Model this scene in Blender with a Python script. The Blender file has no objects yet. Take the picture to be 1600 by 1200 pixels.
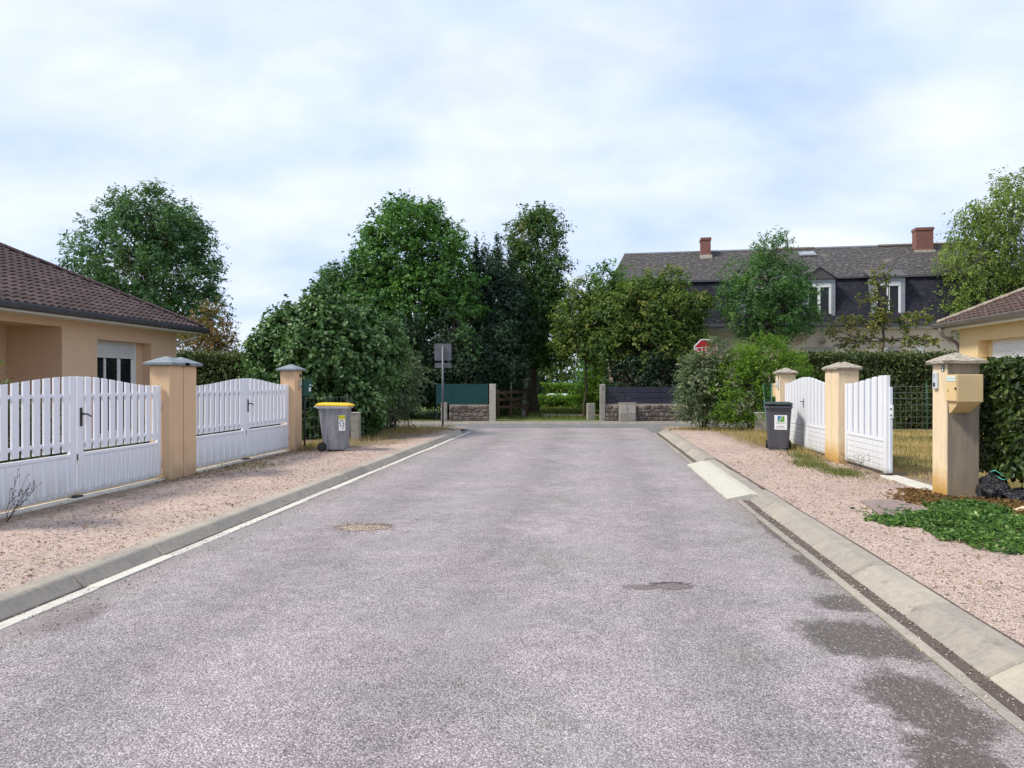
import bpy, bmesh, math, random
import numpy as np
from mathutils import Vector, Matrix
R = math.radians
random.seed(7)
rng = np.random.default_rng(11)
scene = bpy.context.scene
C = scene.collection

# ------------------------------------------------------------------ camera
YAW = math.atan(122 / 1110)
cd = bpy.data.cameras.new('camera'); cam = bpy.data.objects.new('camera', cd); C.objects.link(cam)
cam.location = (0, 0, 1.5)
cam.rotation_euler = (R(90 - 0.155), 0, YAW)
cd.sensor_width = 36; cd.lens = 36 * 1110 / 1600
cd.clip_start = 0.05; cd.clip_end = 3000
scene.camera = cam

# ------------------------------------------------------------------ world, sun, exposure
SUN = Vector((-0.78, -0.34, 1.02)).normalized()        # towards the sun
w = bpy.data.worlds.new('World'); scene.world = w; w.use_nodes = True
nt = w.node_tree; nt.nodes.clear()
out = nt.nodes.new('ShaderNodeOutputWorld')
sky = nt.nodes.new('ShaderNodeTexSky'); sky.sky_type = 'NISHITA'; sky.sun_disc = False
sky.sun_elevation = math.asin(SUN.z); sky.sun_rotation = math.atan2(SUN.x, SUN.y)
sky.air_density = 1.0; sky.dust_density = 2.0
bg1 = nt.nodes.new('ShaderNodeBackground'); bg1.inputs[1].default_value = 0.12
nt.links.new(sky.outputs[0], bg1.inputs[0])
# broken overcast: a cloud layer projected on a flat ceiling
tc = nt.nodes.new('ShaderNodeTexCoord')
sep = nt.nodes.new('ShaderNodeSeparateXYZ'); nt.links.new(tc.outputs['Generated'], sep.inputs[0])
def wm(op, a, b=None, clamp=False):
    n = nt.nodes.new('ShaderNodeMath'); n.operation = op; n.use_clamp = clamp
    for i, v in enumerate((a, b)):
        if v is None: continue
        if isinstance(v, (int, float)): n.inputs[i].default_value = v
        else: nt.links.new(v, n.inputs[i])
    return n.outputs[0]
zz = wm('MAXIMUM', wm('ADD', sep.outputs[2], 0.42), 0.05)
cx_ = wm('DIVIDE', sep.outputs[0], zz); cy_ = wm('DIVIDE', sep.outputs[1], zz)
com = nt.nodes.new('ShaderNodeCombineXYZ'); nt.links.new(cx_, com.inputs[0]); nt.links.new(cy_, com.inputs[1])
n1 = nt.nodes.new('ShaderNodeTexNoise'); n1.inputs['Scale'].default_value = 2.1; n1.inputs['Detail'].default_value = 5
n1.inputs['Roughness'].default_value = 0.5; n1.inputs['Distortion'].default_value = 0.3
nt.links.new(com.outputs[0], n1.inputs['Vector'])
n2 = nt.nodes.new('ShaderNodeTexNoise'); n2.inputs['Scale'].default_value = 2.6; n2.inputs['Detail'].default_value = 5
n2.inputs['Roughness'].default_value = 0.5
mp = nt.nodes.new('ShaderNodeMapping'); mp.inputs['Location'].default_value = (7.3, 2.1, 0); mp.inputs['Scale'].default_value = (0.8, 1.2, 1)
nt.links.new(com.outputs[0], mp.inputs[0]); nt.links.new(mp.outputs[0], n2.inputs['Vector'])
cov = nt.nodes.new('ShaderNodeMapRange'); cov.inputs[1].default_value = 0.30; cov.inputs[2].default_value = 0.55
cov.inputs[3].default_value = 0.62; cov.inputs[4].default_value = 1.0
nt.links.new(n1.outputs['Fac'], cov.inputs[0])
ramp = nt.nodes.new('ShaderNodeValToRGB')
ramp.color_ramp.elements[0].position = 0.27; ramp.color_ramp.elements[0].color = (0.47, 0.635, 0.98, 1)
ramp.color_ramp.elements[1].position = 0.60; ramp.color_ramp.elements[1].color = (0.825, 0.885, 1.0, 1)
nt.links.new(n2.outputs['Fac'], ramp.inputs[0])
bg2 = nt.nodes.new('ShaderNodeBackground'); bg2.inputs[1].default_value = 0.74
nt.links.new(ramp.outputs[0], bg2.inputs[0])
mx = nt.nodes.new('ShaderNodeMixShader')
nt.links.new(cov.outputs[0], mx.inputs[0]); nt.links.new(bg1.outputs[0], mx.inputs[1]); nt.links.new(bg2.outputs[0], mx.inputs[2])
nt.links.new(mx.outputs[0], out.inputs[0])

sd = bpy.data.lights.new('sun', 'SUN'); sd.energy = 2.6; sd.angle = R(11); sd.color = (1, 0.93, 0.80)
so = bpy.data.objects.new('sun', sd); C.objects.link(so)
so.rotation_euler = (-SUN).to_track_quat('-Z', 'Y').to_euler(); so.location = (-20, 10, 25)
vs = scene.view_settings; vs.view_transform = 'Standard'; vs.look = 'None'; vs.exposure = 0.66; vs.gamma = 1
vs.use_curve_mapping = False

# ------------------------------------------------------------------ helpers: materials
def newmat(name):
    m = bpy.data.materials.new(name); m.use_nodes = True
    t = m.node_tree; t.nodes.clear()
    o = t.nodes.new('ShaderNodeOutputMaterial'); b = t.nodes.new('ShaderNodeBsdfPrincipled')
    t.links.new(b.outputs[0], o.inputs[0])
    return m, t, b, o
def coord(t, scale=(1, 1, 1), loc=(0, 0, 0), which='Object'):
    tc = t.nodes.new('ShaderNodeTexCoord'); mp = t.nodes.new('ShaderNodeMapping')
    mp.inputs['Scale'].default_value = scale; mp.inputs['Location'].default_value = loc
    t.links.new(tc.outputs[which], mp.inputs[0]); return mp.outputs[0]
def noise(t, vec, scale, detail=4, rough=0.55, dist=0):
    n = t.nodes.new('ShaderNodeTexNoise'); n.inputs['Scale'].default_value = scale
    n.inputs['Detail'].default_value = detail; n.inputs['Roughness'].default_value = rough; n.inputs['Distortion'].default_value = dist
    t.links.new(vec, n.inputs['Vector']); return n.outputs['Fac']
def voro(t, vec, scale, feature='F1', out='Distance'):
    n = t.nodes.new('ShaderNodeTexVoronoi'); n.feature = feature; n.inputs['Scale'].default_value = scale
    t.links.new(vec, n.inputs['Vector']); return n.outputs[out]
def rampn(t, fac, stops):
    r = t.nodes.new('ShaderNodeValToRGB'); e = r.color_ramp.elements
    while len(e) < len(stops): e.new(0.5)
    for i, (p, c) in enumerate(stops):
        e[i].position = p; e[i].color = (*c, 1) if len(c) == 3 else c
    t.links.new(fac, r.inputs[0]); return r.outputs[0]
def mixc(t, fac, a, b, mode='MIX'):
    n = t.nodes.new('ShaderNodeMix'); n.data_type = 'RGBA'; n.blend_type = mode; n.clamp_factor = True
    for sock, v in ((n.inputs[0], fac), (n.inputs[6], a), (n.inputs[7], b)):
        if isinstance(v, (int, float)): sock.default_value = v
        elif isinstance(v, tuple): sock.default_value = (*v, 1) if len(v) == 3 else v
        else: t.links.new(v, sock)
    return n.outputs[2]
def mth(t, op, a, b=None, clamp=False):
    n = t.nodes.new('ShaderNodeMath'); n.operation = op; n.use_clamp = clamp
    for i, v in enumerate((a, b)):
        if v is None: continue
        if isinstance(v, (int, float)): n.inputs[i].default_value = v
        else: t.links.new(v, n.inputs[i])
    return n.outputs[0]
def mrange(t, v, a, b, c=0., d=1.):
    n = t.nodes.new('ShaderNodeMapRange'); t.links.new(v, n.inputs[0])
    for i, x in enumerate((a, b, c, d)): n.inputs[i + 1].default_value = x
    return n.outputs[0]
def bump(t, b, h, strength, dist=0.01):
    n = t.nodes.new('ShaderNodeBump'); n.inputs['Strength'].default_value = strength; n.inputs['Distance'].default_value = dist
    t.links.new(h, n.inputs['Height']); t.links.new(n.outputs[0], b.inputs['Normal'])
def sepz(t, vec, i=2):
    s = t.nodes.new('ShaderNodeSeparateXYZ'); t.links.new(vec, s.inputs[0]); return s.outputs[i]
def simple(name, c1, c2=None, scale=6, rough=0.7, bstr=0.0, bscale=60, metal=0.0, spec=0.4, dist=0.004, detail=5, rnd=0.0, which='Object'):
    m, t, b, o = newmat(name); v = coord(t, which=which)
    c2 = c2 or tuple(x * 0.85 for x in c1)
    col = rampn(t, noise(t, v, scale, detail), [(0.3, c1), (0.7, c2)])
    if rnd:
        oi = t.nodes.new('ShaderNodeObjectInfo')
        col = mixc(t, 1.0, col, rampn(t, oi.outputs['Random'], [(0, (1 - rnd,) * 3), (1, (1 + rnd * 0.3,) * 3)]), 'MULTIPLY')
    t.links.new(col, b.inputs['Base Color'])
    b.inputs['Roughness'].default_value = rough; b.inputs['Metallic'].default_value = metal
    b.inputs['Specular IOR Level'].default_value = spec
    if bstr: bump(t, b, noise(t, v, bscale, 4), bstr, dist)
    return m
def blob(t, vec, nz, c, r, ang=0.0, soft=0.25, amp=0.5):
    """1 inside a ragged ellipse (a stain, a pothole), 0 outside"""
    mp = t.nodes.new('ShaderNodeMapping'); mp.vector_type = 'TEXTURE'
    mp.inputs['Location'].default_value = (c[0], c[1], 0); mp.inputs['Rotation'].default_value = (0, 0, ang)
    mp.inputs['Scale'].default_value = (r[0], r[1], 1e3)
    t.links.new(vec, mp.inputs[0])
    l = t.nodes.new('ShaderNodeVectorMath'); l.operation = 'LENGTH'; t.links.new(mp.outputs[0], l.inputs[0])
    d = mth(t, 'ADD', l.outputs['Value'], mth(t, 'MULTIPLY', mth(t, 'SUBTRACT', nz, 0.5), amp * 2))
    return mrange(t, d, 1 + soft, 1 - soft)

def leafmat(name, cols, trans=0.35, rough=0.55, spec=0.35):
    """cols: ramp stops over the per-leaf tint attribute"""
    m, t, b, o = newmat(name)
    a = t.nodes.new('ShaderNodeAttribute'); a.attribute_name = 'tint'
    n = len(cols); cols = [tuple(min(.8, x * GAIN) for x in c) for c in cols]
    col = rampn(t, a.outputs['Fac'], [(i / (n - 1), c) for i, c in enumerate(cols)])
    t.links.new(col, b.inputs['Base Color']); b.inputs['Roughness'].default_value = rough
    b.inputs['Specular IOR Level'].default_value = spec
    tr = t.nodes.new('ShaderNodeBsdfTranslucent')
    t.links.new(mixc(t, 1.0, col, (1.15, 1.25, 0.6), 'MULTIPLY'), tr.inputs[0])
    mx = t.nodes.new('ShaderNodeMixShader'); mx.inputs[0].default_value = trans
    t.links.new(b.outputs[0], mx.inputs[1]); t.links.new(tr.outputs[0], mx.inputs[2]); t.links.new(mx.outputs[0], o.inputs[0])
    return m

M = {}
GAIN = 1.0
# ------------------------------------------------------------------ helpers: meshes
class MB:
    def __init__(s): s.bm = bmesh.new()
    def box(s, x0, x1, y0, y1, z0, z1, bev=0.0, seg=1, mtx=None):
        r = bmesh.ops.create_cube(s.bm, size=1.0)
        vs_ = r['verts']
        T = Matrix.Translation(((x0 + x1) / 2, (y0 + y1) / 2, (z0 + z1) / 2)) @ Matrix.Diagonal((abs(x1 - x0), abs(y1 - y0), abs(z1 - z0), 1))
        if mtx is not None: T = mtx @ T
        bmesh.ops.transform(s.bm, matrix=T, verts=vs_)
        if bev > 0:
            es = list({e for v in vs_ for e in v.link_edges})
            bmesh.ops.bevel(s.bm, geom=es, offset=bev, segments=seg, affect='EDGES', profile=0.6)
        return s
    def poly(s, pts, faces):
        vs_ = [s.bm.verts.new(p) for p in pts]
        for f in faces: s.bm.faces.new([vs_[i] for i in f])
        return s
    def prism(s, prof, a, b, fn):
        """closed profile (p,q) swept from a to b; fn(p,q,t) -> xyz"""
        n = len(prof)
        A = [s.bm.verts.new(fn(p, q, a)) for p, q in prof]; B = [s.bm.verts.new(fn(p, q, b)) for p, q in prof]
        for i in range(n):
            j = (i + 1) % n; s.bm.faces.new((A[i], A[j], B[j], B[i]))
        s.bm.faces.new(A[::-1]); s.bm.faces.new(B); return s
    def tube(s, pts, rad, n=8, cap=True):
        pts = [Vector(p) for p in pts]; rings = []
        rad = rad if isinstance(rad, (list, tuple)) else [rad] * len(pts)
        for i, p in enumerate(pts):
            d = (pts[min(i + 1, len(pts) - 1)] - pts[max(i - 1, 0)]).normalized()
            up = Vector((0, 0, 1)) if abs(d.z) < 0.95 else Vector((1, 0, 0))
            u = d.cross(up).normalized(); v = u.cross(d)
            rings.append([s.bm.verts.new(p + (u * math.cos(2 * math.pi * k / n) + v * math.sin(2 * math.pi * k / n)) * rad[i]) for k in range(n)])
        for a, b in zip(rings, rings[1:]):
            for k in range(n): s.bm.faces.new((a[k], a[(k + 1) % n], b[(k + 1) % n], b[k]))
        if cap:
            s.bm.faces.new(rings[0][::-1]); s.bm.faces.new(rings[-1])
        return s
    def loft(s, rings, cap=True):
        rr = [[s.bm.verts.new(p) for p in r] for r in rings]; n = len(rr[0])
        for a, b in zip(rr, rr[1:]):
            for k in range(n): s.bm.faces.new((a[k], a[(k + 1) % n], b[(k + 1) % n], b[k]))
        if cap: s.bm.faces.new(rr[0][::-1]); s.bm.faces.new(rr[-1])
        return s
    def mesh(s, name, mat, smooth=False, jitter=0):
        if jitter:
            for v in s.bm.verts: v.co += Vector((random.uniform(-1, 1), random.uniform(-1, 1), random.uniform(-1, 1))) * jitter
        bmesh.ops.recalc_face_normals(s.bm, faces=s.bm.faces)
        me = bpy.data.meshes.new(name); s.bm.to_mesh(me); s.bm.free()
        for m in (mat if isinstance(mat, (list, tuple)) else [mat]): me.materials.append(M[m])
        if smooth:
            me.polygons.foreach_set('use_smooth', [True] * len(me.polygons))
        return me
    def build(s, name, mat, parent=None, smooth=False, jitter=0, loc=None, rot=None):
        return link(name, s.mesh(name, mat, smooth, jitter), parent, loc, rot)
def link(name, me, parent=None, loc=None, rot=None):
    o = bpy.data.objects.new(name, me); C.objects.link(o)
    if parent: o.parent = parent
    if loc is not None: o.location = loc
    if rot is not None: o.rotation_euler = rot
    return o
def text_mesh(name, body, size, extrude, offset, mat, parent, loc, rot=None, ay='TOP_BASELINE'):
    cu = bpy.data.curves.new(name, 'FONT'); cu.body = body; cu.size = size; cu.align_x = 'CENTER'; cu.align_y = ay; cu.extrude = extrude; cu.offset = offset
    o = bpy.data.objects.new(name, cu); C.objects.link(o); bpy.context.view_layer.update()
    me = bpy.data.meshes.new_from_object(o.evaluated_get(bpy.context.evaluated_depsgraph_get())); bpy.data.objects.remove(o)
    me.materials.clear(); me.materials.append(M[mat]); return link(name, me, parent, loc, rot)
def tag(o, label=None, cat=None, group=None, kind=None):
    if label: o['label'] = label
    if cat: o['category'] = cat
    if group: o['group'] = group
    if kind: o['kind'] = kind
    return o
def thing(name, label, cat, loc=(0, 0, 0), rz=0.0, group=None):
    o = bpy.data.objects.new(name, None); C.objects.link(o); o.location = loc; o.rotation_euler = (0, 0, rz)
    o.empty_display_size = 0.2
    return tag(o, label, cat, group)
def cw(u, v, z=0.0):
    """street frame of the crossing road (turned by YAW) -> world"""
    c, s = math.cos(YAW), math.sin(YAW)
    return (u * c - v * s, u * s + v * c, z)
def npmesh(name, V, F, mats, tint=None, smooth=False):
    """V (n,3); F (m,3) or (m,4) arrays"""
    me = bpy.data.meshes.new(name); k = F.shape[1]
    me.vertices.add(len(V)); me.vertices.foreach_set('co', V.astype(np.float32).ravel())
    me.loops.add(F.size); me.loops.foreach_set('vertex_index', F.astype(np.int32).ravel())
    me.polygons.add(len(F)); me.polygons.foreach_set('loop_start', np.arange(0, F.size, k, dtype=np.int32))
    me.update(calc_edges=True)
    if smooth: me.polygons.foreach_set('use_smooth', np.ones(len(F), dtype=bool))
    if tint is not None:
        a = me.attributes.new('tint', 'FLOAT', 'POINT'); a.data.foreach_set('value', tint.astype(np.float32))
    for m in mats: me.materials.append(M[m])
    return me
def unit(a): return a / np.maximum(np.linalg.norm(a, axis=-1, keepdims=True), 1e-9)
def leafgeo(P, N, size, aspect=0.5, fold=0.12, tint=None, along=None, fancy=False, sizevar=0.35, curl=0.0):
    """leaf blades at P facing N; returns V, F, tint"""
    n = len(P); sz = size * (1 + sizevar * rng.uniform(-1, 1, n))[:, None]
    N = unit(N)
    D = rng.normal(size=(n, 3)) if along is None else along + rng.normal(size=(n, 3)) * 0.35
    D = unit(D - (D * N).sum(1, keepdims=True) * N); S = np.cross(N, D)
    L = D * sz; Wd = S * sz * aspect * 0.5; Up = N * sz * fold
    if not fancy:
        V = np.stack([P - L * 0.5, P + Wd + Up, P + L * 0.5 - N * sz * curl, P - Wd + Up], 1).reshape(-1, 3)
        b = np.arange(n)[:, None] * 4
        F = np.concatenate([b + np.array([[0, 1, 2]]), b + np.array([[0, 2, 3]])], 0); k = 4
    else:
        V = np.stack([P - L * .5, P - L * .18 + Wd + Up, P + L * .2 + Wd * .8 + Up * .8, P + L * .5 - N * sz * curl,
                      P + L * .2 - Wd * .8 + Up * .8, P - L * .18 - Wd + Up, P + L * .02], 1).reshape(-1, 3)
        b = np.arange(n)[:, None] * 7
        F = np.concatenate([b + np.array([x]) for x in ([0, 1, 6], [1, 2, 6], [2, 3, 6], [3, 4, 6], [4, 5, 6], [5, 0, 6])], 0); k = 7
    T = np.repeat(tint if tint is not None else rng.random(n), k)
    return V, F, T
def tubes_np(lines, n=5):
    """lines: list of (pts (k,3), radii (k)) -> V,F quads"""
    Vs, Fs, off = [], [], 0
    ang = np.arange(n) * 2 * np.pi / n
    for P, r in lines:
        P = np.asarray(P, float); r = np.asarray(r, float); k = len(P)
        d = unit(np.gradient(P, axis=0)); up = np.where(np.abs(d[:, 2:3]) < 0.95, np.array([[0, 0, 1.]]), np.array([[1., 0, 0]]))
        u = unit(np.cross(d, up)); v = np.cross(u, d)
        ring = P[:, None] + (u[:, None] * np.cos(ang)[None, :, None] + v[:, None] * np.sin(ang)[None, :, None]) * r[:, None, None]
        Vs.append(ring.reshape(-1, 3))
        for i in range(k - 1):
            a = off + i * n + np.arange(n); b = off + i * n + (np.arange(n) + 1) % n
            Fs.append(np.stack([a, b, b + n, a + n], 1))
        off += k * n
    return np.concatenate(Vs), np.concatenate(Fs)
def wander(a, b, k=5, amp=0.08, sag=0.0):
    a, b = np.asarray(a, float), np.asarray(b, float); t = np.linspace(0, 1, k)[:, None]
    P = a + (b - a) * t; L = np.linalg.norm(b - a)
    w_ = rng.normal(size=(k, 3)) * amp * L * np.sin(np.pi * t); P = P + w_
    P[:, 2] += sag * L * np.sin(np.pi * t[:, 0]); return P
def tree(name, label, cat, base, lobes, leaf, nclump, per, crad, lsize, trunk_r, aspect=0.5, group=None, barkmat='bark', trunk_top=None,
         shoots=0, shell=0.55, fork=None, droop=0.0, flat=0.75, upw=0.5, tintvar=0.35, stems=1, limbs=True, zmin=0.25, spread=0.15, fancy=False):
    """base (x,y,z) world; lobes: list of (cx,cy,cz, rx,ry,rz[,weight]) relative to base; a clumped, uneven crown over real limbs"""
    root = thing(name, label, cat, base, 0, group)
    nclump, per, lsize = int(nclump * 1.25), int(per * 1.35), lsize * 0.88
    lb = np.array([l[:6] for l in lobes], float)
    wt = np.array([l[6] if len(l) > 6 else (l[3] * l[4] * l[5]) ** 0.7 for l in lobes]); wt = wt / wt.sum()
    li = rng.choice(len(lb), nclump, p=wt)
    dr = unit(rng.normal(size=(nclump, 3)))
    rad = shell + (1.0 - shell) * rng.random(nclump) ** 0.6
    rad = np.where(rng.random(nclump) < 0.08, rng.uniform(1.0, 1.10, nclump), rad)
    cen = lb[li, :3] + dr * lb[li, 3:] * rad[:, None]
    ok = cen[:, 2] > zmin; cen, dr, rad, li = cen[ok], dr[ok], rad[ok], li[ok]
    if shoots:                                             # water shoots sticking out of the top
        pass
    nc = len(cen)
    cr = crad * rng.uniform(0.55, 1.3, nc) * np.where(rad > 1.0, 0.6, 1.0)
    ctint = rng.normal(0, tintvar * 0.5, nc)
    cnt = np.maximum(3, (per * (cr / crad) ** 1.6).astype(int))
    idx = np.repeat(np.arange(nc), cnt); n = len(idx)
    # leaves sit along short twigs that fan out from each clump, so the outline is made of sprays
    tw = np.concatenate([np.arange(c) // 9 for c in cnt]); tid = idx * 64 + np.minimum(tw, 63)
    ut, inv = np.unique(tid, return_inverse=True); ci = ut // 64
    od = unit(cen[ci] - lb[li[ci], :3])
    td = unit(od * 0.75 + rng.normal(size=(len(ut), 3)) * np.array([.75, .75, .75 * flat]) + np.array([0, 0, 0.18 - droop]))
    ts = cen[ci] + rng.normal(size=(len(ut), 3)) * (cr[ci] * 0.30)[:, None] - od * (cr[ci] * .25)[:, None]
    tl_ = cr[ci] * rng.uniform(0.6, 1.25, len(ut))
    tt = rng.uniform(0.1, 1.0, n)
    off = rng.normal(size=(n, 3)) * 0.10
    P = ts[inv] + td[inv] * (tt * tl_[inv])[:, None] + off * cr[idx][:, None]
    P[:, 2] -= (0.15 + droop * .5) * (tt ** 2) * tl_[inv]
    outw = unit(P - lb[li[idx], :3])
    N = outw * 0.6 + np.array([0, 0, upw]) + rng.normal(size=(n, 3)) * 0.55
    al = td[inv] * 1.0 + np.array([0, 0, -0.2 - droop])
    tint = np.clip(0.5 + ctint[idx] + rng.normal(0, 0.16, n), 0, 1)
    keep = P[:, 2] > 0.02; P, N, al, tint = P[keep], N[keep], al[keep], tint[keep]
    V, F, T = leafgeo(P, N, lsize, aspect, tint=tint, along=al, fancy=fancy)
    link('crown', npmesh('crown', V, F, [leaf], T), root)
    lines = []
    tops = lb[:, 2].max() if trunk_top is None else trunk_top
    fk = fork if fork is not None else tops * 0.35
    for s in range(stems):
        a = rng.uniform(0, 2 * np.pi); o = np.array([math.cos(a), math.sin(a), 0]) * spread * (stems > 1)
        c0 = lb[np.argmax(lb[:, 2]), :2] if stems == 1 else lb[s % len(lb), :2]
        top = np.array([c0[0], c0[1], tops]) if stems == 1 else lb[s % len(lb), :3]
        Pk = wander(o + np.array([0, 0, -0.15]), top, 8, 0.025)
        rr = trunk_r * np.linspace(1, 0.18, 8); rr[0] *= 1.35
        lines.append((Pk, rr))
    main = lines[0][0]
    if limbs:
        for l in lb:
            q = main[np.argmin(np.abs(main[:, 2] - max(fk, l[2] - 0.9 * l[5])))]
            lines.append((wander(q, l[:3], 6, 0.05, 0.04), trunk_r * np.linspace(0.45, 0.12, 6)))
        for i in rng.choice(nc, min(nc, 150), replace=False):
            l = lb[li[i], :3]
            if rng.random() < 0.5:
                k = main[np.argmin(np.linalg.norm(main - l, axis=1))]; l = (l + k) / 2
            lines.append((wander(l, cen[i], 4, 0.07), np.linspace(max(0.012, trunk_r * 0.12), 0.006, 4)))
    V, F = tubes_np(lines, 6)
    link('trunk', npmesh('trunk', V, F, [barkmat], smooth=True), root)
    return root
def hedge(name, label, cat, pts, width, height, leaf, dens, lsize, aspect=0.5, group=None, fancy=False, rough=0.08, z0=0.0, tintvar=0.25, core=0.22, inset=0.3):
    """clipped hedge along a polyline (world xy): leaves through the outer layer of a box with an uneven face, solid dark core inside"""
    a, b = np.array(pts[0], float), np.array(pts[1], float); L = np.linalg.norm(b - a); ang = math.atan2(b[1] - a[1], b[0] - a[0])
    root = thing(name, label, cat, (a[0], a[1], z0), ang, group)
    hw = width / 2
    areas = [L * height, L * height, L * width, width * height, width * height]
    Ps, Ns = [], []
    for k, A in enumerate(areas):
        n = int(A * dens); r1, r2 = rng.random(n), rng.random(n); dep = rng.random(n) ** 1.6 * inset
        bumpy = rough * (np.sin(r1 * L * 3.1 + k) * np.cos(r2 * height * 4.3 + k * 2) + 0.6 * rng.normal(size=n))
        if k < 2:
            s = (-1, 1)[k]; P = np.stack([r1 * L, s * (hw + bumpy - dep), 0.06 + r2 * (height - .06)], 1); N = np.array([0, s, 0.25])
        elif k == 2:
            P = np.stack([r1 * L, (r2 * 2 - 1) * hw, height + bumpy - dep], 1); N = np.array([0, 0, 1.])
        else:
            s = (-1, 1)[k - 3]; P = np.stack([(L if s > 0 else 0) + s * (bumpy - dep), (r1 * 2 - 1) * hw, 0.06 + r2 * (height - .06)], 1); N = np.array([s, 0, 0.25])
        Ps.append(P); Ns.append(np.tile(N, (n, 1)) + rng.normal(size=(n, 3)) * 0.65)
    P, N = np.concatenate(Ps), np.concatenate(Ns); n = len(P)
    patch = np.sin(P[:, 0] * 2.3 + 1) * np.sin(P[:, 2] * 3.1) * 0.5 + np.sin(P[:, 0] * 7.1) * np.cos(P[:, 2] * 6.3) * 0.5
    tint = np.clip(0.45 + tintvar * patch * 0.5 + rng.normal(0, 0.2, n), 0, 1)
    V, F, T = leafgeo(P, N, lsize, aspect, tint=tint, along=np.tile(np.array([0, 0, 0.4]), (n, 1)) + rng.normal(size=(n, 3)) * .5, fancy=fancy)
    link('foliage', npmesh('foliage', V, F, [leaf], T), root)
    lines = []
    for i in range(int(L / 0.14) + 2):
        x = rng.uniform(0.05, L - 0.05)
        for _ in range(3):
            lines.append((wander((x, rng.uniform(-.1, .1), -0.05), (x + rng.uniform(-.3, .3), rng.uniform(-hw, hw) * .8, height * rng.uniform(.6, .97)), 5, 0.05), np.linspace(0.018, 0.005, 5)))
    V, F = tubes_np(lines, 4); link('branches', npmesh('branches', V, F, ['bark'], smooth=True), root)
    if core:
        m = MB().box(core, L - core, -hw + core, hw - core, 0.05, height - core, 0.06); m.build('dark_core', 'dark_fill', root)  # added solid box; its dark colour stands for the shaded inside
    return root
def blades(name, sampler, n, h, mats, wid=0.006, lean=0.5, tintf=None, label=None, cat=None):
    """tapered grass blades; sampler(n) -> (n,3) positions"""
    P = sampler(n); n = len(P); a = rng.uniform(0, 2 * np.pi, n); hh = h * rng.uniform(0.35, 1.25, n)[:, None]
    D = np.stack([np.cos(a), np.sin(a), np.zeros(n)], 1); S = np.stack([-np.sin(a), np.cos(a), np.zeros(n)], 1) * wid
    ln = (lean * rng.random(n))[:, None] * hh
    up = np.array([0, 0, 1.])
    V = np.stack([P - S, P + S, P + D * ln * .35 + up * hh * .6 + S * .6, P + D * ln * .35 + up * hh * .6 - S * .6, P + D * ln + up * hh], 1).reshape(-1, 3)
    b = np.arange(n)[:, None] * 5
    F = np.concatenate([b + np.array([x]) for x in ([0, 1, 2], [0, 2, 3], [3, 2, 4])], 0)
    T = np.repeat(tintf(P) if tintf else rng.random(n), 5)
    o = link(name, npmesh(name, V, F, mats, np.clip(T, 0, 1)))
    return tag(o, label, cat, kind='stuff')

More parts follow.
